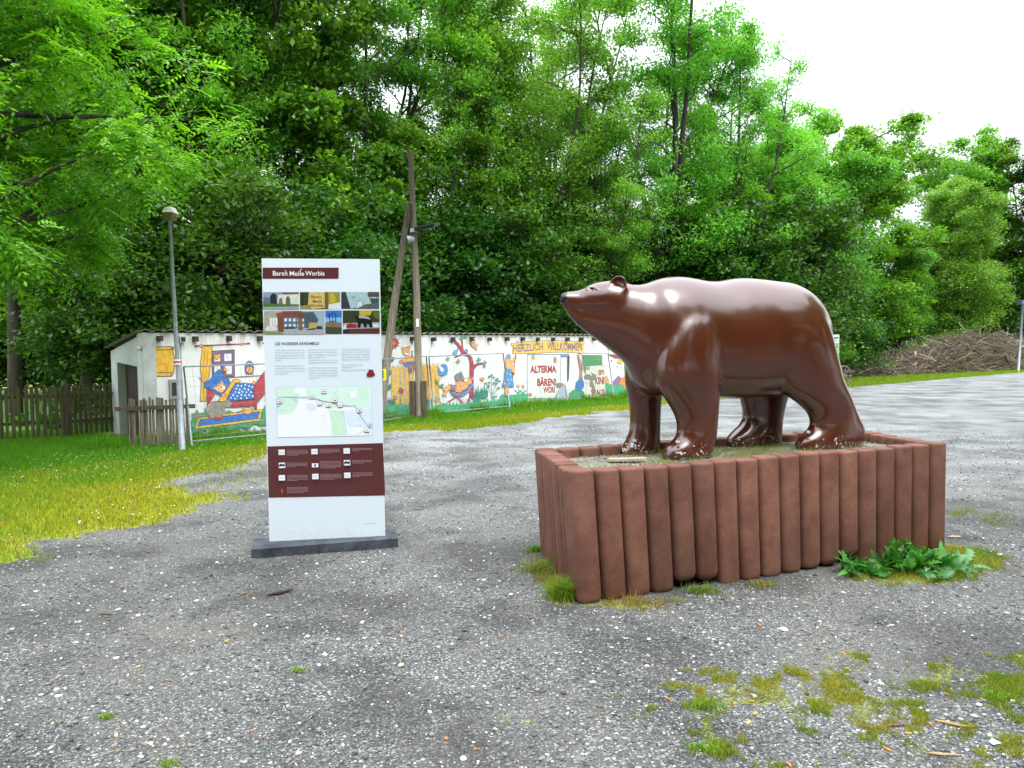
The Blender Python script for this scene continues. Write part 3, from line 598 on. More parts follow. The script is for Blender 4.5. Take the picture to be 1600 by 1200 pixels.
    bp = N.n('Bump'); bp.inputs['Strength'].default_value = .12; bp.inputs['Distance'].default_value = .004; N.l(no.outputs[0], bp.inputs['Height']); N.l(bp.outputs[0], N.b.inputs['Normal'])
    rr = N.n('MapRange'); rr.inputs[1].default_value = .3; rr.inputs[2].default_value = .7; rr.inputs[3].default_value = .28; rr.inputs[4].default_value = .42; N.l(dn_.outputs[0], rr.inputs[0]); N.l(rr.outputs[0], N.b.inputs['Roughness'])
    nose = newmat('black_gloss_paint', (.010, .011, .016), .22)
    o = link('body', m2, [paint, nose], root, True, tuple(root.location))
    for X, Y, v in ((405, 826, .215-.11), (612, 832, -.21-.10), (1240, 785, -.21-.09)):
        p = bm_(X, Y, v); b = MB()
        for i in range(1): b.lathe([(.018, -.006), (.018, .004), (.012, .007), (.007, .004), (.0, .003)], (0, 0, 0), 14)
        q = link('anchor_bolt', b.mesh('anchor_bolt'), M_galv, root); q.location = Vector(p)-root.location; q.rotation_euler = (R(40), R(-25), R(20))
bear()
# ------------------------------------------------------------------ flat painted pictures
class Decal:
    """flat painting on an upright plane: polygons and strokes measured in the photo, laid in the plane"""
    def __init__(s, P, d, n, off=.003, step=.0012, zoom=None):
        s.P = np.asarray(P, float); s.d = d; s.n = n; s.off = off; s.step = step; s.k = 0; s.b = MB(); s.z = zoom
    def pl(s, p):
        if s.z: p = (s.z[0]+s.z[2]*p[0], s.z[1]+s.z[2]*p[1])
        q = hit(p[0], p[1], s.P, s.n); return np.array(((q-s.P)@s.d, q[2]))
    def raw(s, pts, col, raw_faces=None):
        o = s.off+s.step*s.k; V = [s.P*np.array((1, 1, 0))+s.d*a+s.n*o+np.array((0, 0, z)) for a, z in pts]
        if raw_faces is None:
            raw_faces = [tuple(t) for t in tessellate_polygon([[Vector((a, z, 0)) for a, z in pts]])]
        s.b.add(V, raw_faces, col)
    def poly(s, pts, col, line=None, lw=1.2, closed=True, sm=0):
        if isinstance(col, str): col = hx(col)
        P = [s.pl(p) for p in pts]
        if sm: P = [q for q in s._round(P, sm)]
        s.raw(P, col); s.k += 1
        if line: s.stroke(None, line, lw, closed, P)
    def _round(s, P, it):
        for _ in range(it):
            Q = []
            for i in range(len(P)):
                a, b = P[i], P[(i+1) % len(P)]; Q += [a*.75+b*.25, a*.25+b*.75]
            P = Q
        return P
    def stroke(s, pts, col, lw=1.2, closed=False, P=None):
        if isinstance(col, str): col = hx(col)
        if P is None: P = [s.pl(p) for p in pts]
        sc = s.sc(); w_ = lw*sc/2; k = len(P); seg = range(k if closed else k-1)
        V = []; Fc = []
        for i in seg:
            a, b = np.asarray(P[i]), np.asarray(P[(i+1) % k]); e = b-a; L = np.linalg.norm(e)
            if L < 1e-6: continue
            e /= L; nn = np.array((-e[1], e[0]))*w_; ee = e*w_*.5; bb = len(V)
            V += [a-ee+nn, a-ee-nn, b+ee-nn, b+ee+nn]; Fc.append((bb, bb+1, bb+2, bb+3))
        o = s.off+s.step*s.k
        s.b.add([s.P*np.array((1, 1, 0))+s.d*a+s.n*(o+.000006*i)+np.array((0, 0, z)) for i, (a, z) in enumerate(V)], Fc, col); s.k += 1
    def sc(s):
        return s.lsc if hasattr(s, 'lsc') else .01
    def circ(s, c, rx, col, line=None, lw=1.2, ry=None, n=18, a0=0, a1=360):
        ry = ry or rx; s.poly([(c[0]+rx*math.cos(R(a0+(a1-a0)*i/n)), c[1]+ry*math.sin(R(a0+(a1-a0)*i/n))) for i in range(n)], col, line, lw)
    def text(s, txt, p0, p1, cap, col, res=3, bold=0, vscale=None):
        """p0,p1 baseline ends (measured), cap height in the same units"""
        if isinstance(col, str): col = hx(col)
        cu = bpy.data.curves.new('t', 'FONT'); cu.body = txt; cu.resolution_u = res; cu.offset = bold; cu.fill_mode = 'FRONT'
        ob = bpy.data.objects.new('t', cu); me = bpy.data.meshes.new_from_object(ob); V = np.array([v.co[:2] for v in me.vertices]); fs = [tuple(p.vertices) for p in me.polygons]
        bpy.data.objects.remove(ob); bpy.data.curves.remove(cu); bpy.data.meshes.remove(me)
        if len(V) == 0: return
        lo, hi = V[:, 0].min(), V[:, 0].max(); a, b = s.pl(p0), s.pl(p1); up = s.pl((p0[0], p0[1]-cap))-a; upv = np.linalg.norm(up)/.70
        e = b-a; V2 = [a+e*((x_-lo)/(hi-lo))+np.array((0, 1.))*y_*upv for x_, y_ in V]
        s.raw(V2, col, fs); s.k += 1
    def build(s, name, mat, parent, origin=None): return s.b.build(name, mat, parent, origin=origin)
def jit(p, s=1): return (p[0]+random.uniform(-s, s), p[1]+random.uniform(-s, s))
# ------------------------------------------------------------------ information stele
def stele():
    E0, E1 = gp(421, 846, .08), gp(602, 837, .08); d = E1-E0; W = np.linalg.norm(d); d /= W; n = np.array((d[1], -d[0], 0))
    ctr = (E0+E1)/2; root = empty('info_stele', (ctr[0], ctr[1], 0), 'tall white upright information panel with brown bands standing on a dark kerb stone', 'information panel')
    top = 2.557; t = .028
    M_panel = newmat('white_panel', (.80, .84, .88), .3)
    N = NT(M_panel); tc = N.n('TexCoord'); no = N.n('TexNoise'); no.inputs['Scale'].default_value = 3; no.inputs['Detail'].default_value = 6; N.l(tc.outputs['Object'], no.inputs[0])
    cr = N.n('ValToRGB'); cr.color_ramp.elements[0].color = (.60, .69, .77, 1); cr.color_ramp.elements[1].color = (.66, .74, .81, 1); N.l(no.outputs[0], cr.inputs[0])
    xz = N.n('SeparateXYZ'); N.l(tc.outputs['Object'], xz.inputs[0]); mz = N.n('MapRange'); mz.inputs[1].default_value = .30; mz.inputs[2].default_value = .08; N.l(xz.outputs[2], mz.inputs[0])
    n2 = N.n('TexNoise'); n2.inputs['Scale'].default_value = 22; n2.inputs['Detail'].default_value = 8; n2.inputs['Roughness'].default_value = .8; N.l(tc.outputs['Object'], n2.inputs[0]); r2 = N.n('MapRange'); r2.inputs[1].default_value = .52; r2.inputs[2].default_value = .95; N.l(n2.outputs[0], r2.inputs[0])
    mm = N.n('Math', operation='MULTIPLY'); N.l(mz.outputs[0], mm.inputs[0]); N.l(r2.outputs[0], mm.inputs[1]); dm = N.n('MixRGB'); dm.inputs[2].default_value = (.30, .27, .22, 1); N.l(mm.outputs[0], dm.inputs[0]); N.l(cr.outputs[0], dm.inputs[1]); N.l(dm.outputs[0], N.b.inputs['Base Color'])
    b = MB(); b.box(E0-n*t, d*W, n*t, (0, 0, top-.08)); b.build('panel', M_panel, root)
    # kerb stone base
    q0, q1 = gp(393, 871), gp(622, 853); dd = q1-q0; L = np.linalg.norm(dd); dd /= L; nn = np.array((-dd[1], dd[0], 0)); b = MB()
    c = .012; dep = .34; pr = [(0, -.03), (0, .08-c), (c, .08), (dep-c, .08), (dep, .08-c), (dep, -.03)]
    vs = [q0+dd*s_+nn*a_+np.array((0, 0, z)) for s_ in (0, L) for a_, z in pr]; k = len(pr)
    b.add(vs, [(i, (i+1) % k, k+(i+1) % k, k+i) for i in range(k)]+[tuple(range(k-1, -1, -1)), tuple(range(k, 2*k))]); b.build('kerb_stone', M_concrete_dk, root)
    def D(zoom, off=.002, step=.0001): q = Decal(E0, d, n, off, step, zoom); q.lsc = W/181*zoom[2]; return q
    Z1 = (380, 390, .175); Z2 = (400, 590, .15); Z3 = (380, 740, .1625)
    BR = '#54282b'
    q = D(Z1); q.poly([(173, 161), (852, 161), (852, 260), (173, 260)], BR); hb = q.build('header_band', M_print, root)
    q = D(Z1, .004); q.text('Baren', (266, 232), (396, 232), 42, '#f2f0ee', 4, .004); q.stroke([(372, 184), (382, 192), (386, 204)], '#f2f0ee', 4)
    q.text('Meile', (416, 234), (545, 234), 42, '#f2f0ee', 4, .004); q.stroke([(508, 190), (520, 172)], '#f2f0ee', 5)
    q.text('Worbis', (555, 232), (726, 232), 42, '#f2f0ee', 4, .004); 
    q.build('lettering', M_print, hb, origin=tuple(root.location))
    # six printed photographs
    def photo(x0, y0, x1, y1, draw):
        q = D(Z1); dx, dy = x1-x0, y1-y0
        def p(u, v): return (x0+u*dx, y0+v*dy)
        def P(pts, c): q.poly([p(u, v) for u, v in pts], c)
        draw(P, q, p); q.build('photo_print', M_photo, root)
    sq = lambda a, b_, c, e: [(a, b_), (c, b_), (c, e), (a, e)]
    def f1(P, q, p):
        P(sq(0, 0, 1, 1), '#a9b6bd'); P([(0, 0), (1, 0), (1, .3), (0, .45)], '#7f93a8'); P([(.42, .15), (1, .05), (1, .8), (.42, .75)], '#c9cdc4'); P([(.5, .02), (1, -0), (1, .12), (.55, .14)], '#6e4b4b'); P(sq(0, .3, .2, .7), '#5c6b80'); P([(.2, .75), (.2, .2), (.28, .05), (.37, .15), (.4, .75)], '#1f2b33'); P([(.62, .75), (.64, .3), (.7, .2), (.76, .4), (.76, .75)], '#57604a')
        P([(.42, .75), (.45, .4), (.52, .3), (.56, .75)], '#74604d'); P([(0, .62), (.4, .68), (1, .7), (1, .85), (0, .95)], '#3f6a2d'); P([(0, .85), (1, .8), (1, 1), (0, 1)], '#8d969b')
    def f2(P, q, p):
        P(sq(0, 0, 1, 1), '#33402a'); P(sq(.7, 0, 1, .75), '#8a8a2f'); P([(.74, .1), (.84, .0), (.9, .6), (.74, .65)], '#b0a235'); P([(.72, .72), (1, .6), (1, 1), (.7, 1)], '#cfd3d6'); P([(.63, 0), (.7, 0), (.71, 1), (.63, 1)], '#6b5533'); P([(.22, 0), (.62, 0), (.62, .93), (.3, 1), (.2, .95)], '#c4ad6a'); P([(0, .8), (.25, .75), (.3, 1), (0, 1)], '#8e7d4d'); P(sq(.04, .1, .08, .8), '#202a1c')
        q.text('Baren', p(.28, .36), p(.54, .36), 26, '#4d3520', 3, .01); q.text('Meile', p(.32, .62), p(.54, .62), 26, '#4d3520', 3, .01); q.text('Worbis', p(.24, .86), p(.58, .86), 26, '#4d3520', 3, .01)
    def f3(P, q, p):
        P(sq(0, 0, 1, 1), '#9db9bd'); P([(0, 0), (.12, 0), (.25, 1), (0, 1)], '#2e3a40'); P([(.68, .1), (1, .05), (1, .65), (.8, .7)], '#3a4d4c'); P([(.7, 0), (1, 0), (1, .12), (.72, .1)], '#6b3f42')
        for i in range(4): P(sq(.76+i*.06, .3, .79+i*.06, .38), '#d5dede')
        P([(.6, .75), (1, .62), (1, 1), (.25, 1)], '#4f5a60'); P([(.38, .95), (.42, .6), (.55, .5), (.58, .8), (.4, .98)], '#bccfd0'); q.stroke([p(.4, .95), p(.42, .6), p(.5, .5), p(.57, .6), p(.56, .78)], '#3c4a4c', 4); P([(.28, .28), (.38, .3), (.38, .33), (.28, .32)], '#25302f')
    def f4(P, q, p):
        P(sq(0, 0, 1, 1), '#8ea7b5'); P([(.0, .05), (.25, 0), (.25, .75), (0, .75)], '#9c9a90'); P([(.3, .02), (.62, .0), (.66, .3), (.3, .3)], '#7a4340'); P([(.3, .28), (.7, .25), (.7, .8), (.3, .8)], '#4b6a80'); P([(.58, .05), (.82, .05), (.9, .4), (.82, .75), (.7, .8), (.66, .3)], '#46555f')
        for i in range(5):
            for j in range(2): P(sq(.34+i*.07, .32+j*.24, .38+i*.07, .45+j*.24), '#c5d2da')
        for i in range(3): P(sq(.1+i*.045, .3, .13+i*.045, .62), '#dfe2e0')
        P([(.74, .5), (.88, .5), (.88, .78), (.74, .8)], '#b29a55'); P([(0, .78), (1, .72), (1, 1), (0, 1)], '#9aa3a6'); P([(.0, .85), (.3, .92), (.35, 1), (0, 1)], '#7a8745'); P([(.03, .72), (.1, .62), (.2, .64), (.22, .82), (.03, .85)], '#c9cfd6'); P([(.35, .68), (.5, .66), (.52, .76), (.35, .78)], '#3a444b'); P([(.87, .65), (.95, .65), (.97, .78), (.86, .78)], '#28323a'); P([(.7, .78), (.85, .72), (.85, .8), (.7, .82)], '#5b2b28')
        P([(.22, .12), (.31, .12), (.33, .9), (.24, .9)], '#6e4730'); P([(.2, .1), (.34, .05), (.32, .28), (.22, .3)], '#7d4a3c'); P([(.56, .25), (.63, .25), (.64, .82), (.57, .82)], '#7b5a42'); P([(.55, .15), (.66, .15), (.65, .32), (.56, .33)], '#6c4038')
    def f5(P, q, p):
        P(sq(0, 0, 1, 1), '#2f6fb8'); P(sq(0, .3, 1, .5), '#79aede'); P([(0, .5), (.4, .46), (1, .52), (1, 1), (0, 1)], '#7b6a55'); P([(0, .68), (1, .72), (1, 1), (0, 1)], '#3a4632')
        for a_ in (.25, .42, .62): q.stroke([p(a_, .12), p(a_+.02, .5)], '#22354a', 5)
        q.stroke([p(.2, .2), p(.45, .08), p(.66, .18), p(.6, .45), p(.28, .45), p(.2, .2)], '#22354a', 5); q.stroke([p(.35, .5), p(.45, .7), p(.6, .52)], '#8a5a35', 6)
    def f6(P, q, p):
        P(sq(0, 0, 1, 1), '#2e3a1f'); P([(.45, 0), (.8, 0), (.75, .2), (.45, .25)], '#b2a12a'); P([(.8, 0), (1, 0), (1, .4), (.85, .3)], '#54601e'); P([(0, .55), (1, .5), (1, .85), (0, .85)], '#8e959b'); P([(.08, .62), (.2, .55), (.38, .6), (.38, .75), (.1, .76)], '#8a2438'); P([(.8, .6), (.95, .56), (1, .7), (.8, .74)], '#c9ced2'); P([(0, .7), (.1, .58), (.1, .8), (0, .82)], '#c5c9cd')
        P([(0, .82), (.18, .8), (.2, 1), (0, 1)], '#22242a'); P([(.18, .8), (1, .76), (1, 1), (.2, 1)], '#5b3029')
        q.poly([p(*u) for u in ((.3, .3), (.34, .24), (.42, .25), (.55, .22), (.7, .28), (.78, .42), (.8, .62), (.82, .73), (.74, .74), (.7, .6), (.66, .58), (.65, .73), (.57, .73), (.56, .58), (.5, .56), (.48, .74), (.4, .74), (.4, .5), (.36, .36))], '#141416'); P([(.42, .25), (.55, .22), (.7, .28), (.75, .4), (.6, .34), (.45, .33)], '#9aa0a6')
        for i in range(9): q.stroke([p(.22+i*.085, .8), p(.23+i*.085, 1)], '#3d1f1b', 3)
    photo(178, 380, 498, 536, f1); photo(507, 379, 865, 532, f2); photo(875, 378, 1214, 529, f3)
    photo(185, 547, 727, 757, f4); photo(733, 545, 881, 754, f5); photo(889, 543, 1219, 751, f6)
    # heading and three columns of copy
    q = D(Z1, .002); q.text('DIE WORBISER BÄRENMEILE', (286, 854), (678, 850), 26, '#3c3c44', 3, .008)
    c1 = ['Liebe Gäste und Besucher von', 'Worbis, wir hoffen Ihr hattet viel Spaß', 'im Bärenpark. Jetzt begrüßen wir', 'Bären und Wölfe euch auch hier in der', 'Stadt.', '', 'Wenn es gleich genügt die Bären hier', 'seht Ihr nicht, nur anschauen, son-', 'dern auch anfassen, streicheln und', 'fotografieren.']
    c2 = ['Zusammen mit euren Eltern könnt', 'Ihr euch nun über die Erklärung der', 'Bären Symbolbilder zum Raten und', 'Kultur informieren.', 'Geprüftet Du in unserer schönen', 'Bärenkarte gehen und bummeln.', '', 'Die Worbiser Bärenmeile ist eine', 'Initiative der Stadt Leinefelde-', 'Worbis, des Alternativen Bärenpark', 'Worbis und der Werbegemeinschaft', 'Worbis e.V.']
    c3 = ['Viel Spaß und seit dabei wünschen', 'wir euch aber auch mit unserem', 'Maskottchen. Die Fragen und Rätsel', 'gibt es am Info-Pavillon, im Museum', 'Gülden Creuz und im Bärenpark.', '', 'Einen bärenstarken Tag', 'wünscht euch', 'Bärkönig der Worbiser Bärenrat']
    for (x0, x1, y0, cc) in ((285, 547, 905, c1), (583, 840, 900, c2), (879, 1132, 896, c3)):
        for i, t_ in enumerate(cc):
            if t_:
                y = y0+i*23.2; f = min(1, len(t_)/31); q.text(t_, (x0+i*.4, y), (x0+i*.4+(x1-x0)*(1 if f > .8 else f), y-2), 13, '#8b93a4', 1)
    q.poly([(1100, 1110), (1120, 1085), (1125, 1065), (1145, 1075), (1160, 1068), (1165, 1095), (1183, 1120), (1165, 1128), (1150, 1138), (1105, 1138)], '#7a2426', sm=1); q.stroke([(1130, 1120), (1160, 1110)], '#2b0d10', 4)
    q.build('copy_text', M_print, root)
    # map
    q = D(Z2, .002, .0001); C = [(209, 103), (1198, 86), (1213, 603), (227, 623)]
    def mp(u, v): u = (u-215)/990; v = (v-95)/520; a = np.array(C[0])*(1-u)+np.array(C[1])*u; b_ = np.array(C[3])*(1-u)+np.array(C[2])*u; return tuple(a*(1-v)+b_*v)
    q.poly(C, '#e3e8ee', '#9fb0bc', 3)
    for pts, c in (([(217, 98), (420, 97), (390, 150), (470, 165), (430, 200), (450, 250), (400, 330), (360, 370), (217, 378)], '#c3e3d2'), ([(500, 97), (1195, 95), (1190, 260), (1200, 330), (1000, 320), (900, 300), (760, 330), (640, 230), (540, 200)], '#c9e6dc'), ([(760, 340), (900, 350), (930, 600), (780, 605), (780, 480)], '#bfe2c9'), ([(900, 350), (1200, 340), (1205, 480), (1160, 520), (960, 520)], '#cfdff0'), ([(520, 270), (600, 265), (620, 330), (560, 350), (515, 320)], '#cfdde8'), ([(1165, 490), (1205, 490), (1205, 540), (1165, 545)], '#9fb9d9'), ([(218, 270), (280, 255), (240, 300), (218, 305)], '#a8bfd2'), ([(1050, 110), (1160, 105), (1170, 250), (1090, 240)], '#bfe5d0'), ([(980, 150), (1060, 140), (1040, 210), (990, 220)], '#e6ebee')):
        q.poly([mp(*a_) for a_ in pts], c)
    for pts, c, w_ in (([(905, 350), (940, 600)], '#b7cbe2', 8), ([(780, 360), (860, 480), (880, 590)], '#e8f0ea', 5), ([(900, 110), (910, 280)], '#e9eff2', 5), ([(370, 210), (540, 215), (700, 240), (960, 300)], '#b9c8d4', 5), ([(960, 440), (1120, 380)], '#eef2f6', 5), ([(980, 500), (1100, 470)], '#eef2f6', 5), ([(1010, 420), (1040, 500)], '#eef2f6', 5), ([(1040, 600), (1120, 560)], '#b0b8c2', 4), ([(640, 120), (690, 200)], '#e9eff2', 4), ([(820, 110), (830, 200)], '#e9eff2', 4), ([(395, 215), (430, 250)], '#9fb8c0', 8)):
        q.stroke([mp(*a_) for a_ in pts], c, w_)
    q.stroke([mp(*a_) for a_ in ((235, 215), (250, 195), (560, 200), (620, 210), (690, 245), (790, 262), (880, 300), (1035, 300), (1060, 370), (1170, 530))], '#5a5560', 4)
    for x_, y_ in ((250, 240), (585, 198), (710, 145), (663, 268), (755, 286), (822, 240), (878, 288), (1078, 350), (1148, 555)):
        q.poly([mp(x_-25, y_-22), mp(x_+25, y_-22), mp(x_+25, y_+22), mp(x_-25, y_+22)], '#f3eef0', '#6b5560', 3); q.stroke([mp(x_-25, y_+22), mp(x_+25, y_+22)], '#4a2b35', 7); q.poly([mp(x_-14, y_+8), mp(x_-6, y_-8), mp(x_+12, y_-6), mp(x_+14, y_+10)], random.choice(['#3d2028', '#b9adb4', '#80707a']))
    for i in range(26): x_, y_ = random.uniform(240, 1190), random.uniform(120, 590); q.poly([mp(x_-4, y_-3), mp(x_+4, y_-3), mp(x_+4, y_+3), mp(x_-4, y_+3)], random.choice(['#7d8896', '#a9b4bd']))
    q.build('town_map', M_print, root)
    # brown lower band
    q = D(Z2, .002); q.poly([(120, 717), (1322, 681), (1343, 1150), (1343, 1227), (132, 1250)], '#54282b'); lb = q.build('info_band', M_print, root)
    q = D(Z2, .0035, .0001)
    cells = [(234, 750, 5, 322, 540, 750), (576, 742, 4, 664, 870, 740), (912, 734, 3, 1000, 1210, 732), (240, 884, 4, 326, 537, 884), (584, 876, 6, 668, 884, 868), (916, 856, 3, 1004, 1210, 856), (240, 1012, 5, 330, 540, 1010), (588, 998, 5, 672, 888, 996), (920, 984, 4, 1008, 1214, 982)]
    for k, (x_, y_, nl, a_, b_, y2) in enumerate(cells):
        q.poly([(x_, y_), (x_+66, y_-2), (x_+68, y_+54), (x_+2, y_+56)], '#dfe4ec')
        if k in (3, 5): q.poly([(x_+4, y_+20), (x_+30, y_+8), (x_+40, y_+20), (x_+62, y_+2), (x_+60, y_+44), (x_+30, y_+34), (x_+6, y_+46)], '#2c1a20')
        elif k == 4: q.poly([(x_, y_+14), (x_+32, y_-2), (x_+66, y_+14), (x_+68, y_-3), (x_, y_-1)], '#54282b'); q.poly([(x_+22, y_+22), (x_+44, y_+22), (x_+46, y_+48), (x_+20, y_+48)], '#8b6f75')
        else: 
            for j in range(4): q.stroke([(x_+12+j*12, y_+14+random.uniform(0, 20)), (x_+20+j*12, y_+28+random.uniform(0, 14))], '#7f95a2', 4)
        for i in range(nl):
            y3 = y2+i*13; x3 = a_; end = b_ if i < nl-1 else a_+(b_-a_)*random.uniform(.3, .8)
            while x3 < end-4:
                w_ = min(random.uniform(10, 34), end-x3); q.stroke([(x3+i*.5, y3+4), (x3+w_+i*.5, y3+3.5)], '#a98f90', 3.6); x3 += w_+5
    q.text('i', (272, 1192), (286, 1192), 40, '#d8571f', 3, .03)
    for i in range(5):
        x3 = 330
        while x3 < (548 if i < 4 else 480): w_ = random.uniform(12, 34); q.stroke([(x3, 1136+i*13), (x3+w_, 1135+i*13)], '#a98f90', 3.6); x3 += w_+5
    q.build('small_print', M_print, lb, origin=tuple(root.location))
    q = D(Z3, .002); q.stroke([(1160, 480), (1268, 475)], '#a9b6c2', 4); q.build('imprint_line', M_print, root)
stele()
# ------------------------------------------------------------------ long painted shed
LW = 18.2                                   # wall runs on behind the planter
M_plaster = newmat('white_plaster', (.74, .76, .76), .9, spec=.2)
def plaster(m):
    N = NT(m); tc = N.n('TexCoord'); xyz = N.n('SeparateXYZ'); N.l(tc.outputs['Object'], xyz.inputs[0])
    def noise(sc, d=6, r=.65, st=None):
        v = N.n('TexNoise'); v.inputs['Scale'].default_value = sc; v.inputs['Detail'].default_value = d; v.inputs['Roughness'].default_value = r
        if st: mp = N.n('Mapping'); mp.inputs['Scale'].default_value = st; N.l(tc.outputs['Object'], mp.inputs[0]); N.l(mp.outputs[0], v.inputs[0])
        else: N.l(tc.outputs['Object'], v.inputs[0])
        return v.outputs[0]
    def band(lo, hi, src):
        a = N.n('MapRange'); a.inputs[1].default_value = lo; a.inputs[2].default_value = hi; N.l(src, a.inputs[0]); return a.outputs[0]
    def mul(a, b): q = N.n('Math', operation='MULTIPLY'); N.l(a, q.inputs[0]); N.l(b, q.inputs[1]); return q.outputs[0]
    def mix(f, a, b):
        q = N.n('MixRGB')
        N.l(f, q.inputs[0])
        for k, v in ((1, a), (2, b)):
            if isinstance(v, tuple): q.inputs[k].default_value = (*v, 1)
            else: N.l(v, q.inputs[k])
        return q.outputs[0]
    c = mix(band(.35, .7, noise(1.3)), (.80, .82, .82), (.68, .70, .69))
    c = mix(mul(band(.45, .62, noise(5, 6, .7, (1, 1, .35))), band(1.75, 2.2, xyz.outputs[2])), c, (.38, .34, .28))   # grime under the eave
    c = mix(mul(band(.42, .6, noise(3)), band(.55, .0, xyz.outputs[2])), c, (.33, .34, .26))                           # splash zone
    N.l(c, N.b.inputs['Base Color']); bp = N.n('Bump'); bp.inputs['Strength'].default_value = .35; bp.inputs['Distance'].default_value = .01
    N.l(noise(24), bp.inputs['Height']); N.l(bp.outputs[0], N.b.inputs['Normal'])
plaster(M_plaster)
SB = gp(178, 676); SD = SB-WP0; SL = np.linalg.norm(SD); SD = SD/SL      # side face direction
HT, HB = 2.15, 1.83
def shed():
    root = empty('garage_building', tuple(WP0+WD*LW/2), 'long low white plastered shed with a tiled eave and childlike painted pictures of bears', 'shed')
    p0, p1, p2, p3 = WP0, WP0+WD*LW, WP0+WD*LW+SD*SL, WP0+SD*SL
    def up(p, z): return np.array((p[0], p[1], z))
    th = .28
    b = MB(); b.box(up(p0, -.05), WD*LW, -WN*th, (0, 0, HT+.05)); 
    b.build('front_wall', M_plaster, root)
    # side wall with the doorway left open
    d0 = hit(217, 640, WP0, (-SD[1], SD[0])); d1 = hit(186, 640, WP0, (-SD[1], SD[0])); s0 = float((d0-WP0)[:2]@SD[:2]); s1 = float((d1-WP0)[:2]@SD[:2])
    ztop = hit(217, 573, WP0, (-SD[1], SD[0]))[2]; ztop1 = hit(186, 566, WP0, (-SD[1], SD[0]))[2]
    SN = np.array((-SD[1], SD[0], 0)); 
    if SN@(-WD) < 0: SN = -SN
    hz = lambda s: HT-.03+(HB-HT)*s/SL
    def slab(b, sa, sb, za, zb, zc, zd, t=.24):
        P = [(sa, za), (sb, zb), (sb, zd), (sa, zc)]; V = [up(WP0+SD*s-SN*0+SN*k, z) for k in (0.004, -t) for s, z in P]
        b.add(V, [(0, 1, 2, 3), (7, 6, 5, 4), (0, 4, 5, 1), (1, 5, 6, 2), (2, 6, 7, 3), (3, 7, 4, 0)])
    b = MB(); slab(b, .0, s0, -.05, -.05, hz(0), hz(s0)); slab(b, s0, s1, ztop, ztop1, hz(s0), hz(s1)); slab(b, s1, SL, -.05, -.05, hz(s1), hz(SL))
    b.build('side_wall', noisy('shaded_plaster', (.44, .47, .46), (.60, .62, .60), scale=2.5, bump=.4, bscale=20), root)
    b = MB(); b.box(up(WP0+SD*(s0)-SN*.2, 0), SD*(s1-s0), SN*.04, (0, 0, max(ztop, ztop1))); dr = b.build('door', noisy('dark_plank_door', (.03, .02, .017), (.07, .045, .038), scale=6, stretch=(8, 8, .4), bump=.4), root)
    b = MB(); b.box(up(WP0+SD*(s0+.25)-SN*.155, .95), SD*.03, SN*.03, (0, 0, .14)); b.build('handle', M_galv, dr, origin=tuple(root.location))
    b = MB(); b.box(up(p3, -.05)+WD*.0, WD*LW, WN*.2, (0, 0, HB+.03)); b.box(up(p1, -.05), SD*SL, -WD*.2, (0, 0, HB+.03)); b.build('rear_wall', M_plaster, root)
    # roof: corrugated cement sheets, their wavy ends showing along the eave
    b = MB(); ov = .07; n = int(LW/.045); V = []
    for i in range(n+1):
        s = -.12+(LW+.24)*i/n; wv = .022*math.sin(s*2*math.pi/.235)
        for (a_, z) in ((-ov, HT+.035), (SL+.15, HB+.05)):
            q = WP0+WD*s+SD*a_; V.append(up(q, z+wv+.012)); V.append(up(q, z+wv+.002))
    fs = []
    for i in range(n): a = i*4; fs += [(a, a+4, a+6, a+2), (a+1, a+3, a+7, a+5), (a, a+1, a+5, a+4), (a+2, a+6, a+7, a+3)]
    b.add(V, fs); rf = b.build('roof', M_tile, root, smooth=False)
    k = 0
    while .31+.7*k < LW-.1:
        s = .31+.7*k+random.uniform(-.02, .02); b = MB(); h_ = random.uniform(.10, .125)
        b.box(up(WP0+WD*(s-.04), HT-.165-random.uniform(0, .012)), WD*random.uniform(.075, .09), WN*random.uniform(.10, .15), (0, 0, h_)); b.build('rafter_end', M_rafter, root); k += 1
    Z4 = (160, 480, .18337); Z5 = (590, 500, .13333); Z6 = (780, 510, .1375); K = '#4a3a44'
    def D(z, off, lsc): q = Decal(WP0, WD, WN, off, .00016, z); q.lsc = lsc; return q
    # --- left picture
    q = D(Z4, .004, .0028)
    q.poly([(398, 350), (430, 338), (585, 334), (610, 345), (600, 372), (612, 430), (616, 500), (606, 560), (590, 588), (410, 592), (398, 575), (415, 555), (432, 470), (425, 390), (402, 375)], '#efb92f', K, 5)
    q.stroke([(402, 375), (430, 366), (590, 362)], K, 5); q.stroke([(415, 560), (595, 556)], K, 5); q.circ((592, 352), 9, '#efb92f', K, 4); q.circ((585, 574), 9, '#efb92f', K, 4)
    q.stroke([(805, 330), (1240, 311)], '#8e2b45', 9); q.poly([(780, 332), (808, 318), (808, 346)], '#8e2b45'); q.poly([(1262, 309), (1235, 297), (1237, 323)], '#8e2b45'); q.circ((838, 328), 13, '#f0a45c', K, 3); q.circ((1184, 315), 10, '#f0a45c', K, 3); q.stroke([(1365, 305), (1385, 294)], '#8e2b45', 6); q.stroke([(1365, 305), (1385, 316)], '#8e2b45', 6)
    q.poly([(932, 374), (1124, 362), (1126, 588), (935, 596)], '#806086', K, 4)
    for a_ in ([(948, 402), (1002, 398), (1004, 462), (950, 466)], [(1034, 396), (1100, 392), (1102, 458), (1036, 462)], [(950, 496), (1004, 492), (1006, 560), (952, 562)], [(1040, 490), (1104, 486), (1106, 570), (1044, 574)]): q.poly(a_, '#e3e8ec', K, 3)
    q.circ((974, 424), 23, '#efb92f', K, 3); q.stroke([(1050, 410), (1080, 446)], '#9aa3ab', 3); q.stroke([(1062, 515), (1088, 550)], '#9aa3ab', 3)
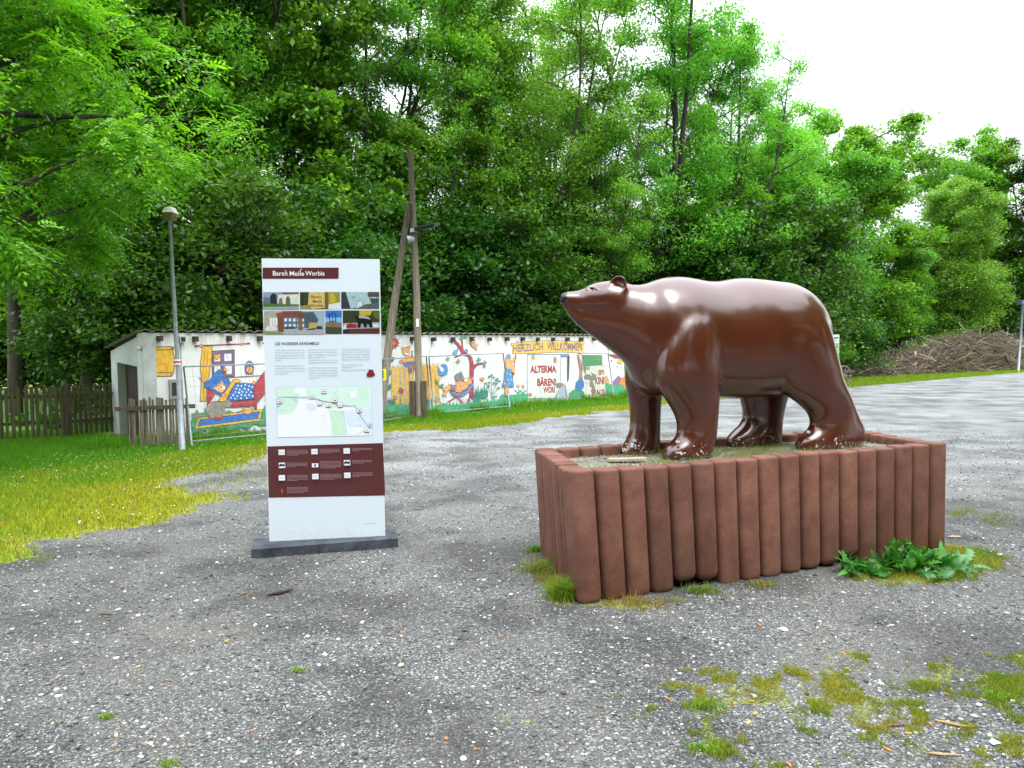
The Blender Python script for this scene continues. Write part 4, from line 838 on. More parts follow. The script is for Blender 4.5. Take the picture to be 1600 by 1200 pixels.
    q.poly([(850, 332), (936, 328), (930, 420), (918, 520), (905, 600), (884, 625), (884, 800), (834, 800), (842, 600), (832, 500), (845, 400)], '#efb92f', K, 4)
    for a_ in ([(872, 340), (866, 450), (850, 600)], [(900, 340), (892, 460), (870, 605)], [(862, 640), (862, 795)]): q.stroke(a_, '#7c5524', 3)
    for i in range(4): q.stroke([(870+i*20, 320), (876+i*20, 336)], '#2d3560', 7)
    q.stroke([(1060, 600), (1390, 580)], '#8e2b45', 6)
    q.circ((1250, 512), 38, '#5a86c4', K, 3, ry=56); q.circ((1250, 520), 28, '#dbe3ea', ry=44); q.circ((1250, 532), 38, '#4a76b8', K, 3, ry=40); q.circ((1252, 532), 29, '#f4a95f', K, 3); q.stroke([(1252, 512), (1252, 532), (1242, 548)], K, 4); q.stroke([(1222, 575), (1232, 562)], K, 5); q.stroke([(1286, 575), (1275, 562)], K, 5)
    for a_ in ([(1296, 470), (1312, 458)], [(1302, 490), (1322, 488)], [(1205, 470), (1190, 460)]): q.stroke(a_, '#8d949c', 3)
    # bed
    q.poly([(1032, 540), (1054, 540), (1056, 600), (1034, 600)], '#b93540', K, 3); q.circ((1042, 532), 14, '#f0a45c', K, 3)
    q.poly([(892, 690), (960, 745), (900, 830), (890, 860)], '#b93540', K, 3)
    q.poly([(820, 600), (855, 610), (895, 640), (880, 655), (850, 628)], '#f3b27a', K, 3)
    q.poly([(862, 650), (920, 610), (960, 555), (988, 528), (1020, 565), (1075, 615), (1092, 650), (1050, 700), (1010, 760), (965, 730), (910, 695), (868, 685)], '#2f74c6', K, 4)
    q.poly([(915, 805), (960, 745), (1010, 800)], '#e8e6e6', K, 3)
    q.poly([(950, 700), (940, 690), (950, 672), (968, 680), (980, 655), (1008, 645), (1000, 635), (1012, 622), (1026, 632), (1030, 650), (1050, 680), (1045, 705), (1020, 730), (985, 725), (965, 705)], '#f3b27a', K, 3, sm=1)
    q.circ((1022, 690), 20, '#f7e3cf'); q.circ((1012, 684), 7, '#221a1e'); q.stroke([(985, 672), (998, 668)], K, 4); q.stroke([(1024, 662), (1034, 658)], K, 4); q.stroke([(1008, 706), (1022, 712), (1034, 702)], K, 3)
    q.poly([(1060, 690), (1090, 660), (1105, 670), (1080, 695)], '#f3b27a', K, 3)
    q.poly([(1100, 690), (1140, 652), (1200, 645), (1255, 650), (1290, 652), (1292, 780), (1180, 790), (1090, 798), (1062, 785), (1090, 730)], '#2f74c6', K, 4)
    for x_, y_ in ((1152, 668), (1182, 672), (1215, 662), (1248, 672), (1274, 680), (1138, 694), (1168, 702), (1210, 694), (1240, 702), (1130, 722), (1160, 728), (1188, 720), (1222, 726), (1262, 724), (1112, 748), (1148, 758), (1180, 748), (1214, 752), (1246, 748), (1278, 758), (1092, 772), (1128, 778), (1178, 776), (1226, 774)): q.circ((x_, y_), 8, '#e6eef4', n=8)
    q.poly([(984, 795), (1040, 720), (1110, 618), (1140, 612), (1172, 624), (1170, 640), (1130, 645), (1085, 715), (1045, 800), (1000, 806)], '#efb92f', K, 4)
    q.circ((1030, 748), 18, '#f3b27a', K, 3)
    q.poly([(1078, 830), (1100, 804), (1290, 788), (1292, 838), (1100, 852)], '#b93540', K, 4)
    q.poly([(1300, 650), (1385, 535), (1392, 720), (1310, 820)], '#b93540', K, 4); q.poly([(1286, 660), (1302, 655), (1314, 895), (1294, 900)], '#b93540', K, 3); q.stroke([(1386, 720), (1388, 800)], '#b93540', 8); q.circ((1286, 644), 15, '#f0a45c', K, 3)
    # garden edge, rug, pot
    q.poly([(735, 1085), (720, 1020), (770, 940), (800, 870), (820, 905), (870, 895), (900, 930), (1000, 900), (1080, 880), (1120, 900), (1180, 880), (1350, 900), (1395, 810), (1400, 1000), (1340, 1010), (1290, 990), (1240, 1035), (1160, 1020), (1100, 1050), (1000, 1040), (930, 1080), (860, 1045), (800, 1090)], '#4a9a68', '#2f6b50', 3)
    q.poly([(812, 942), (1358, 868), (1342, 968), (782, 1036)], '#efb92f', K, 4); q.poly([(828, 956), (1336, 888), (1322, 950), (806, 1014)], '#2f74c6', K, 3)
    q.poly([(950, 930), (990, 912), (1030, 922), (1020, 950), (985, 970), (960, 955)], '#c23238', K, 3, sm=1); q.poly([(896, 935), (925, 935), (922, 952), (900, 952)], '#b93560')
    q.poly([(1186, 868), (1278, 862), (1262, 905), (1228, 916), (1196, 898)], '#f0a45c', K, 3, sm=1); q.circ((1232, 866), 44, '#f6c48b', K, 3, ry=9)
    q.poly([(860, 860), (910, 840), (930, 800), (1000, 815), (1070, 790), (1100, 815), (1085, 850), (1040, 852), (1045, 900), (1010, 935), (950, 935), (900, 920), (880, 885)], '#9a9188'); q.poly([(750, 905), (800, 900), (850, 925), (800, 945), (760, 940)], '#8d8178')
    for i in range(10): x_ = 740+i*66; q.poly([(x_, 1100), (x_+10, 1055), (x_+22, 1020), (x_+40, 1060), (x_+55, 1080), (x_+60, 1100)], random.choice(['#3f8c62', '#57a777', '#8fae8f']), '#2f6b50', 2)
    q.build('bedroom_picture', M_att, root)
    # --- middle picture
    q = D(Z5, .004, .0030)
    def flower(c, r, pet, mid, n=10, ry=None):
        P = []
        for i in range(n*2): a_ = math.pi*i/n; k = r if i % 2 == 0 else r*.66; P.append((c[0]+k*math.cos(a_), c[1]+(ry or 1)*k*math.sin(a_)))
        q.poly(P, pet, K, 2.5); q.circ(c, r*.34, mid, K, 2)
    flower((178, 268), 82, '#c33b3f', '#f4a13a', 12)
    q.stroke([(105, 480), (95, 700), (100, 980)], '#1f7a6a', 9)
    for a_ in ([(115, 480), (150, 440), (195, 435), (185, 480), (150, 505)], [(102, 670), (120, 610), (160, 585), (155, 640), (125, 665)], [(98, 780), (60, 760), (50, 715), (85, 745)], [(104, 840), (120, 770), (170, 735), (165, 790), (130, 825)]): q.poly(a_, '#1f8d78', K, 3)
    for x_ in (160, 215, 268, 322, 376): q.poly([(x_, 1010), (x_-2, 560), (x_+20, 532), (x_+42, 560), (x_+40, 1010)], '#f3c04a', '#8d6a2a', 2.5)
    for x_ in (500, 540, 585, 635, 682): q.poly([(x_, 1010), (x_, 545), (x_+18, 512), (x_+38, 545), (x_+36, 1010)], '#f3c04a', '#8d6a2a', 2.5)
    # bear sitting on the fence
    q.poly([(300, 500), (330, 420), (385, 420), (425, 440), (430, 560), (428, 600), (405, 620), (395, 560), (330, 550)], '#f3ad66', K, 3); q.poly([(300, 515), (345, 490), (425, 490), (430, 520), (405, 540), (360, 545), (320, 545)], '#3f7fc0', K, 3); q.stroke([(300, 515), (425, 500)], '#b83444', 6); q.stroke([(415, 500), (420, 590)], '#c33b3f', 14)
    q.poly([(360, 560), (398, 555), (405, 600), (372, 635), (355, 610)], '#7d6a88', K, 3); q.poly([(250, 480), (290, 465), (300, 510), (262, 515)], '#f0a45c', K, 3)
    q.circ((296, 338), 18, '#f3ad66', K, 3); q.circ((362, 322), 18, '#f3ad66', K, 3); q.circ((332, 368), 44, '#f3ad66', K, 3, ry=48); q.circ((340, 390), 22, '#f8e4cc'); q.circ((340, 378), 7, '#221a1e'); q.circ((322, 362), 4, '#221a1e'); q.circ((350, 358), 4, '#221a1e'); q.stroke([(282, 440), (284, 500)], '#c33b3f', 6)
    for y_ in (250, 365, 405): q.poly([(392, y_), (408, y_-16), (412, y_+20), (402, y_+30)], '#6f7780')
    flower((272, 828), 38, '#c9404c', '#c9404c', 9); q.stroke([(272, 865), (262, 930), (280, 1000)], '#1f7a6a', 5)
    flower((200, 912), 30, '#8a93c0', '#f4e0a0', 7); flower((682, 930), 36, '#8fb2d8', '#f4a13a', 6)
    # blue flower
    q.poly([(700, 590), (712, 540), (750, 520), (800, 520), (820, 570), (812, 630), (775, 655), (730, 650), (705, 625)], '#4b93cf', K, 3, sm=1); q.poly([(708, 535), (730, 530), (775, 580), (762, 612), (735, 600)], '#e7eef2')
    q.stroke([(752, 655), (700, 740), (700, 850), (735, 980)], '#2a8a60', 5); q.poly([(672, 690), (705, 730), (700, 768), (675, 745)], '#2a9a6c', K, 3); q.poly([(705, 770), (770, 748), (752, 795), (715, 790)], '#2a9a6c', K, 3)
    # tree with hammock bear
    q.poly([(1040, 965), (1070, 900), (1078, 780), (1075, 600), (1080, 500), (1060, 430), (1010, 405), (950, 420), (900, 442), (890, 435), (950, 405), (985, 392), (930, 300), (880, 245), (865, 270), (855, 235), (890, 215), (950, 280), (985, 320), (978, 230), (990, 225), (998, 320), (1010, 385), (1060, 395), (1105, 440), (1122, 530), (1160, 505), (1225, 500), (1232, 518), (1170, 525), (1125, 575), (1118, 700), (1120, 850), (1128, 920), (1105, 930), (1085, 900), (1075, 950)], '#b23a48', K, 3)
    for c in (((860, 235), 34), ((985, 205), 30), ((1022, 200), 22), ((818, 450), 30), ((938, 482), 28), ((1180, 462), 32), ((1250, 500), 30), ((1248, 540), 22)):
        (x_, y_), r_ = c; q.poly([(x_-r_, y_+r_*.6), (x_-r_*.3, y_-r_*.3), (x_, y_-r_*1.1), (x_+r_*.3, y_-r_*.2), (x_+r_, y_-r_*.1), (x_+r_*.3, y_+r_*.4), (x_+.2*r_, y_+r_), (x_-.3*r_, y_+.5*r_)], '#5fb08c', K, 2.5)
    q.poly([(872, 385), (895, 355), (930, 345), (925, 320), (940, 355), (925, 395), (885, 400)], '#62a8d4', K, 2.5); q.circ((1032, 362), 20, '#8d9ca6', K, 3)
    q.poly([(1070, 250), (1085, 245), (1110, 262), (1140, 235), (1148, 262), (1125, 290), (1170, 280), (1176, 295), (1140, 315), (1165, 345), (1155, 355), (1120, 320), (1090, 300)], '#f0aa78', K, 3)
    q.poly([(842, 835), (900, 860), (980, 845), (1060, 790), (1118, 730), (1122, 760), (1070, 840), (990, 895), (920, 905), (870, 880)], '#5a93d6', K, 3)
    q.stroke([(845, 820), (990, 965)], '#b23a48', 12); q.stroke([(815, 965), (1050, 815)], '#b23a48', 12)
    q.poly([(755, 790), (800, 785), (830, 755), (900, 765), (960, 770), (1040, 750), (1030, 800), (960, 850), (905, 840), (845, 810), (800, 845), (800, 890), (760, 890), (750, 870), (785, 835), (760, 815)], '#f3ad66', K, 3); q.poly([(840, 755), (905, 765), (905, 830), (860, 820)], '#8a7b90', K, 3)
    q.poly([(915, 720), (960, 715), (1050, 740), (1060, 780), (1010, 820), (940, 830), (915, 790)], '#f3ad66', K, 3); q.stroke([(960, 730), (960, 775), (1010, 770)], K, 3)
    q.circ((1060, 718), 42, '#f3ad66', K, 3, ry=44); q.circ((1102, 690), 14, '#b8c0c8', K, 3); q.circ((1026, 700), 20, '#f8eedd'); q.circ((1022, 682), 6, '#221a1e')
    q.poly([(892, 655), (935, 625), (975, 605), (1010, 690), (1000, 725), (960, 715), (920, 720)], '#8a8490', K, 3); q.stroke([(935, 625), (960, 715)], K, 3)
    # plants and green edge
    for (x_, y_, h_) in ((1200, 860, 150), (1150, 900, 80), (150, 960, 90), (210, 1010, 70), (770, 1000, 60), (1240, 840, 90), (600, 950, 60), (50, 980, 90)):
        P = [(x_-h_*.35, y_+60)]
        for i in range(7): P += [(x_-h_*.5+i*h_*.16, y_-h_*random.uniform(.2, .8)), (x_-h_*.42+i*h_*.16, y_+10)]
        P.append((x_+h_*.45, y_+60)); q.poly(P, '#1f8d78', '#165c50', 2.5)
    q.poly([(1185, 690), (1220, 672), (1250, 690), (1225, 715)], '#f4a85c', K, 3)
    for a_ in ([(1330, 930), (1325, 780), (1330, 640)], [(1325, 860), (1270, 740)], [(1330, 880), (1400, 700)], [(1330, 900), (1410, 790)]): q.stroke(a_, '#1f7a6a', 5)
    for (x_, y_) in ((1300, 665), (1328, 645), (1352, 672), (1395, 690), (1420, 715), (1382, 705), (1300, 735), (1260, 740), (1355, 740), (1410, 795), (1385, 745), (1290, 775), (1345, 905), (1375, 895)): q.circ((x_, y_), 16, '#2a9a80', '#165c50', 2, ry=9, n=8)
    P = [(60, 1120), (60, 900)]
    for i in range(38): P += [(80+i*40, 985-(i > 20)*(i-20)*4.2+random.uniform(-30, 0)), (98+i*40, 1005-(i > 20)*(i-20)*4.2)]
    P += [(1600, 1120)]; q.poly(P, '#45ab78')
    # girl in a blue spotted dress
    q.poly([(1482, 780), (1530, 780), (1525, 890), (1490, 888)], '#f4b072', K, 3); q.poly([(1490, 560), (1500, 420), (1545, 420), (1560, 520), (1600, 560), (1600, 640), (1560, 600)], '#f4b072', K, 3)
    q.poly([(1492, 570), (1560, 575), (1570, 650), (1590, 780), (1448, 780), (1475, 690), (1480, 620)], '#4b93cf', K, 3); q.circ((1525, 430), 28, '#6aa2c8', K, 3)
    for x_, y_ in ((1510, 620), (1545, 640), (1490, 660), (1520, 700), (1560, 700), (1480, 745), (1540, 745)): q.circ((x_, y_), 7, '#e7eef4', n=8)
    q.build('garden_picture', M_att, root)
    # --- right picture, banner and lettering
    q = D(Z6, .004, .0038)
    q.poly([(75, 470), (110, 420), (160, 360), (190, 330), (195, 360), (150, 430), (125, 480), (165, 540), (155, 570), (110, 510)], '#f4b072', K, 3); q.stroke([(188, 320), (150, 600)], '#b23a48', 10); q.circ((112, 385), 8, '#221a1e')
    q.poly([(0, 800), (30, 770), (120, 780), (250, 765), (330, 765), (330, 860), (0, 900)], '#45ab78'); 
    for (x_, y_) in ((212, 680), (268, 682)): q.stroke([(x_, y_+15), (x_+6, y_+90)], '#1f7a6a', 6); q.stroke([(x_-40, y_+40), (x_, y_+85), (x_+35, y_+45)], '#2a8a70', 9); q.circ((x_, y_), 18, '#f2a06a', K, 3)
    q.poly([(130, 195), (300, 172), (560, 160), (800, 165), (966, 170), (958, 235), (952, 300), (700, 290), (480, 302), (200, 312), (145, 308), (150, 250)], '#f2c45a', '#8c6a3a', 4)
    q.text('HERZLICH', (158, 292), (495, 268), 84, '#8b7285', 3, .028); q.text('WILLKOMMEN', (542, 268), (938, 272), 84, '#8b7285', 3, .028)
    q.circ((203, 170), 7, '#6b4a3c', n=8); q.stroke([(335, 120), (400, 160), (440, 210), (540, 280)], '#8f9aa0', 2); q.stroke([(960, 305), (1060, 260), (1145, 175)], '#7f8a90', 2.5)
    q.build('welcome_banner', M_att, root)
    q = D(Z6, .004, .0038)
    q.poly([(318, 320), (700, 318), (690, 820), (315, 822)], '#dfe3df', '#5d8796', 7); q.circ((382, 352), 24, '#f0a050', K, 3); q.circ((350, 778), 22, '#d9b070', K, 3); q.circ((350, 778), 10, '#8d6a50'); q.stroke([(400, 325), (480, 820)], '#7e8a8a', 3)
    q.text('II', (618, 412), (652, 414), 64, '#a5323a', 3, .04); q.text('ALTERMA', (350, 528), (648, 520), 78, '#a5323a', 3, .045); q.text('BÄREN!', (430, 674), (645, 670), 78, '#a5323a', 3, .045); q.text('WORI', (500, 756), (632, 750), 66, '#a5323a', 3, .04)
    q.poly([(632, 800), (660, 740), (700, 690), (740, 660), (762, 740), (755, 820), (720, 845), (680, 835)], '#a8b4c4', K, 3); q.poly([(640, 650), (690, 640), (735, 650), (700, 700), (650, 700)], '#8a7f76'); q.stroke([(645, 325), (648, 640)], '#b8bec0', 5)
    q.poly([(690, 320), (790, 312), (790, 345), (700, 350)], '#6f93b8', K, 3); q.poly([(770, 340), (800, 335), (790, 600), (770, 640)], '#454a50')
    q.build('door_picture', M_att, root)
    q = D(Z6, .004, .0038)
    q.poly([(790, 760), (850, 720), (960, 740), (980, 850), (790, 850)], '#3fa46c', K, 3); q.poly([(868, 640), (900, 605), (940, 590), (965, 640), (960, 690), (930, 740), (895, 720), (860, 735)], '#3f7fc0', K, 3); q.poly([(880, 320), (905, 330), (935, 430), (945, 590), (905, 600), (915, 480)], '#b98265', K, 3); q.stroke([(888, 345), (915, 510)], '#b23a48', 9); q.stroke([(940, 330), (944, 500)], '#4c3c34', 8)
    q.poly([(950, 330), (1165, 330), (1170, 440), (955, 445)], '#4f9a5e', '#3a5a66', 5); q.poly([(952, 445), (990, 445), (985, 560), (955, 500)], '#4f9a5e'); q.poly([(985, 450), (1195, 440), (1212, 830), (985, 850)], '#dfe3d2', '#7c8a80', 4); q.circ((1008, 475), 20, '#c9a06a', K, 3)
    q.text('SPI', (1122, 552), (1185, 550), 56, '#a5323a', 3, .04); q.text('KINI', (1088, 655), (1190, 650), 78, '#a5323a', 3, .045); q.text('WALD', (1040, 784), (1200, 780), 64, '#a5323a', 3, .045)
    q.poly([(960, 560), (1010, 540), (1050, 560), (1040, 520), (1100, 550), (1100, 600), (1060, 620), (1090, 700), (1085, 790), (1060, 780), (1050, 700), (1020, 680), (1030, 610), (965, 600)], '#8b8073')
    q.poly([(1195, 580), (1215, 560), (1240, 600), (1250, 640), (1200, 650)], '#f0a84c', K, 3); q.poly([(1290, 630), (1350, 560), (1390, 590), (1430, 570), (1560, 560), (1560, 700), (1300, 680)], '#9a6fa0', K, 3); q.poly([(1360, 640), (1385, 590), (1500, 560), (1560, 600), (1560, 720), (1360, 700)], '#ef8f3c', K, 3); q.poly([(1205, 660), (1230, 650), (1300, 665), (1380, 660), (1440, 700), (1560, 690), (1560, 850), (1215, 850)], '#45ab78', '#2c7a5a', 3)
    q.poly([(1240, 318), (1300, 320), (1370, 345), (1365, 368), (1310, 360), (1260, 335)], '#b23a48', K, 3); q.poly([(1330, 410), (1370, 365), (1395, 390), (1385, 430)], '#efb92f', K, 3); q.circ((1275, 392), 10, '#6b5d66'); q.circ((1340, 458), 9, '#7a8a5f'); q.circ((1382, 472), 8, '#5f8a6a'); q.stroke([(1235, 230), (1240, 320)], '#2a8a60', 6); q.circ((1245, 245), 22, '#3f9a70', n=8)
    q.build('meadow_picture', M_att, root)
    # cracks and things on the wall
    q = D(Z5, .0035, .003); q.stroke([(655, 225), (628, 285), (622, 340), (605, 372), (600, 410)], '#6f675c', 4); q.build('crack', M_att, root)
    for (z, x0, y0, x1, y1, dp, c, nm) in ((Z4, 645, 248, 695, 300, .10, (.45, .47, .42), 'junction_box'), (Z4, 568, 612, 676, 780, .05, (.30, .30, .26), 'window_frame')):
        a_ = hit(z[0]+x0*z[2], z[1]+y1*z[2], WP0, WN); b2 = hit(z[0]+x1*z[2], z[1]+y0*z[2], WP0, WN); wdt = float((b2-a_)[:2]@WD[:2]); b = MB(); b.box(a_+WN*.003, WD*wdt, WN*dp, (0, 0, b2[2]-a_[2])); o = b.build(nm, newmat(nm, c, .6), root)
        b = MB(); ins = .16; b.box(a_+WN*(dp+.0035)+WD*wdt*ins+np.array((0, 0, (b2[2]-a_[2])*ins)), WD*wdt*(1-2*ins), WN*.008, (0, 0, (b2[2]-a_[2])*(1-2*ins))); b.build('dark_pane', newmat('dark_pane', (.03, .035, .04), .2), o, origin=tuple(root.location))
    a_ = hit(160+665*.18337, 480+310*.18337, WP0, WN); b = MB(); b.tube([a_+WN*.012, np.array((a_[0], a_[1], .3))+WN*.012], .009, 6); b.build('cable', newmat('grey_cable', (.4, .4, .38), .6), root)
    a_ = hit(221, 543, WP0, SN); b = MB(); b.tube([a_+SN*.0, a_+SN*.08+np.array((0, 0, -.02))], [.035, .05], 10); b.build('wall_light', newmat('white_lamp', (.6, .6, .58), .4), root)
shed()
# ------------------------------------------------------------------ fences, poles
def picket_fence(pts, h, sp, wd, label, mat, rails, lean=0, name='picket_fence', post_every=None, gap_prob=.0, hv=.03):
    pts = [np.asarray(p, float) for p in pts]; root = empty(name, tuple(pts[0]), label, 'fence')
    b = MB(); rb = MB()
    for p, q in zip(pts[:-1], pts[1:]):
        L = np.linalg.norm(q-p); d = (q-p)/L; n = np.array((-d[1], d[0], 0)); s = 0
        while s < L:
            w_ = wd*random.uniform(.8, 1.15)
            if random.random() > gap_prob:
                hh = h+random.uniform(-hv, hv); tl = random.uniform(-.02, .02)+lean; o = p+d*s
                b.box(o+np.array((0, 0, .02)), d*w_, n*.02, d*tl+np.array((0, 0, hh)))
            s += sp*random.uniform(.9, 1.12)
        for rz in rails: rb.box(p-d*.05+n*.022+np.array((0, 0, rz)), d*(L+.1), n*.04, (0, 0, .06)) 
    b.build('pickets', mat, root); rb.build('rail', mat, root); return root, pts
M_pgreen = noisy('mossy_picket', (.05, .048, .025), (.145, .13, .06), scale=5, bump=.4, stretch=(6, 6, .4))
fA = gp(-330, 705); fB = gp(100, 684); fC = gp(182, 676)
r1, _ = picket_fence([fA, fB, fC], 1.06, .105, .06, 'long mossy picket fence in the shade left of the white shed', M_pgreen, (.3, .85))
for p in (fB, gp(-140, 695)):
    b = MB(); b.tube([p+np.array((0, .08, -.05)), p+np.array((0, .08, 1.12))], .065, 8); b.build('post', M_wood_dark, r1)
pA, pB = gp(194, 701), gp(300, 695); dP = (pB-pA)/np.linalg.norm(pB-pA); nP = np.array((dP[1], -dP[0], 0))
root = empty('picket_fence', tuple(pA), 'short grey weathered picket fence piece in front of the shed door behind the street lamp', 'fence')
b = MB(); L = np.linalg.norm(pB-pA)
for xp in (228, 247, 262, 318, 345, 358, 376, 400, 428, 457, 486, 514, 542, 572, 598, 625, 655, 684, 712):
    px = 160+xp*.18337; f = (px-194)/(300-194); o = pA+dP*L*f; b.box(o, dP*.045*random.uniform(.8, 1.2), nP*.02, dP*random.uniform(-.02, .02)+np.array((0, 0, .90+random.uniform(-.03, .03))))
b.build('pickets', M_wood, root); b = MB(); b.box(pA-dP*.12+nP*.022+np.array((0, 0, .70)), dP*(L+.2), nP*.045, (0, 0, .075)); b.build('rail', M_wood_dark, root)
def bar(root, name, p, q, r_, mat, n=8): b = MB(); b.tube([p, q], r_, n); return b.build(name, mat, root, smooth=True)
def site_fence(px0, py0, t0, px1, py1, t1, label, bottom=None, lean=0):
    """mesh construction fence panel: two uprights, top and bottom tube, welded wire infill"""
    a, c = gp(px0, py0), gp(px1, py1); root = empty('site_fence_panel', tuple((a+c)/2), label, 'construction fence', 'mesh fence panels set up before the painted wall')
    ta, tc_ = vh(t0[0], t0[1], a[1]), vh(t1[0], t1[1], c[1])
    bar(root, 'upright', a, ta, .017, M_galv); bar(root, 'upright', c, tc_, .017, M_galv); bar(root, 'top_tube', ta, tc_, .014, M_galv); lo = np.array((0, 0, .10)); bar(root, 'bottom_tube', a+lo, c+lo, .014, M_galv)
    b = MB()
    for i in range(1, 24):
        f = i/24; b.tube([a*(1-f)+c*f+lo, ta*(1-f)+tc_*f], .0022, 3, cap=False)
    for j in range(1, 8):
        f = j/8; b.tube([a*(1-f)+ta*f, c*(1-f)+tc_*f], .0022, 3, cap=False)
    b.build('wire_mesh', M_galv, root); return root
site_fence(300, 698, (287, 573), 560, 671, (555, 563), 'mesh fence panel before the painted bed, left end at the street lamp')
site_fence(597, 664, (598, 562), 674, 651, (666, 556), 'mesh fence panel behind the two wooden poles')
site_fence(679, 651, (670, 557), 797, 640, (786, 552), 'mesh fence panel before the painted hammock bear')
site_fence(802, 636, (790, 552), 884, 628, (876, 552), 'mesh fence panel before the painted shed door lettering')
site_fence(889, 629, (872, 550), 960, 624, (950, 553), 'leaning mesh fence panel right of the lettering, partly behind the bear')
b = MB(); yp = vh(599, 585, gp(597, 664)[1]-.03); b.box(yp+np.array((-.13, 0, -.14)), (.19, .03, 0), (0, .004, 0), (0, 0, .27), hx('#f4e000'))
ys = empty('warning_sign', tuple(yp), 'small yellow sign hung on the mesh fence beside the info panel', 'sign'); b.build('plate', M_print, ys)
b = MB()
for zz in (-.07, -.01, .05): b.box(yp+np.array((-.08, -.004, zz)), (.10, .015, 0), (0, .002, 0), (0, 0, .018), (.02, .02, .02))
b.build('markings', M_print, ys)
# street lamp
sb = gp(285, 704); st_ = vh(265, 343, sb[1]); root = empty('street_lamp', tuple(sb), 'slim grey street lamp with a small box head beside the shed, leaning slightly left', 'street lamp')
b = MB(); kn = sb+(st_-sb)*.22; b.tube([sb, kn, kn+(st_-sb)*.004, st_], [.052, .05, .040, .030], 14); b.build('pole', M_galv, root, smooth=True)
b = MB(); c = st_+np.array((0, 0, .0)); 
for (w0, w1, z0, z1, nm, cc, rr_) in ((.105, .135, -.02, .12, 'lamp_shade', (.12, .11, .045), .4), (.135, .085, .12, .23, 'lamp_cap', (.62, .62, .60), .35)):  # bright top and dark front: overhead light painted into the head's colours
    b = MB(); V = [c+np.array((sx*w_*.68, sy*w_*.95, z*.9)) for z, w_ in ((z0, w0), (z1, w1)) for sx, sy in ((-1, -1), (1, -1), (1, 1), (-1, 1))]; V = [np.array((v[0]+.02*(v[2]-c[2] > .1), v[1], v[2])) for v in V]
    b.add(V, [(3, 2, 1, 0), (4, 5, 6, 7), (0, 1, 5, 4), (1, 2, 6, 5), (2, 3, 7, 6), (3, 0, 4, 7)]); b.build(nm, newmat(nm, cc, rr_), root)
b = MB()
kz = hit(160+634*.18337, 480+469*.18337, sb, (0, 1)); dd = (st_-sb)/np.linalg.norm(st_-sb)
for off, cc in ((-.045, (.75, .75, .75)), (-.015, (.55, .02, .03)), (.02, (.75, .75, .75))):
    p = kz+dd*off; b.tube([p, p+dd*.032], .062, 14, cc, cap=False)
b.build('trail_mark', M_print, root)
# pole pair
pb_ = gp(656, 656); pt_ = vh(641, 238, pb_[1]); root = empty('wooden_pole', tuple(pb_), 'tall weathered wooden pole with a slanting prop pole and a flood lamp', 'utility pole')
mid = pb_+(pt_-pb_)*.5+np.array((.03, 0, 0)); b = MB(); b.tube([pb_, mid, pt_], [.098, .088, .066], 12); b.build('pole', M_wood, root, smooth=True)
s0 = gp(590, 668); s0 = np.array((s0[0], pb_[1]-.25, 0)); s0 = np.array((vh(593, 660, pb_[1]-.25)[0], pb_[1]-.25, 0)); s1 = vh(639, 318, pb_[1]-.14); b = MB(); b.tube([s0, (s0+s1)/2+np.array((-.03, 0, 0)), s1], [.105, .10, .07], 12); b.build('prop', M_wood, root, smooth=True)
for x0, x1 in ((375, 440), (512, 570)):
    a_ = vh(590+x0*.1333, 640, pb_[1]-.12); c_ = vh(590+x1*.1333, 640, pb_[1]-.12); tp = vh(600, 500+722*.1333, pb_[1]-.12)[2]; b = MB(); b.box((a_[0], pb_[1]-.12, 0), (c_[0]-a_[0], 0, 0), (0, .16, 0), (0, 0, tp)); b.build('foot_block', M_wood_dark, root)
for zz in (vh(640, 376, pb_[1])[2],): b = MB(); c = pb_+(pt_-pb_)*(zz/pt_[2]); b.tube([c+np.array((-.16, -.12, 0)), c+np.array((.0, -.02, .03))], .1, 12); b.build('clamp_band', M_galv, root)
pw = vh(590+466*.1333, 505, pb_[1]-.105); b = MB(); b.box(pw+np.array((-.03, 0, -.09)), (.07, 0, 0), (0, .006, 0), (0, 0, .2), (.75, .76, .78)); b.build('number_plate', M_print, root)
fl = vh(655, 360, pb_[1]-.12); fr = empty('flood_lamp', tuple(fl), 'flat black flood lamp fixed to the tall wooden pole', 'flood lamp')
b = MB(); x_ = np.array((.52, -.24, .06)); y2 = np.array((.10, .38, .10)); z2 = np.array((-.02, -.03, .07)); o_ = fl+np.array((-.10, -.12, -.03)); b.box(o_, x_, y2, z2); b.build('housing', M_black, fr); b = MB(); b.box(o_+x_*.25+y2*.12-np.array((0, 0, .012)), x_*.68, y2*.76, (0, 0, .008)); b.build('glass', newmat('lamp_glass', (.35, .36, .36), .2), fr); b = MB(); b.box(fl+np.array((-.22, -.05, -.05)), (.16, 0, .02), (0, .1, 0), (0, 0, .09)); b.build('bracket', M_galv, fr)
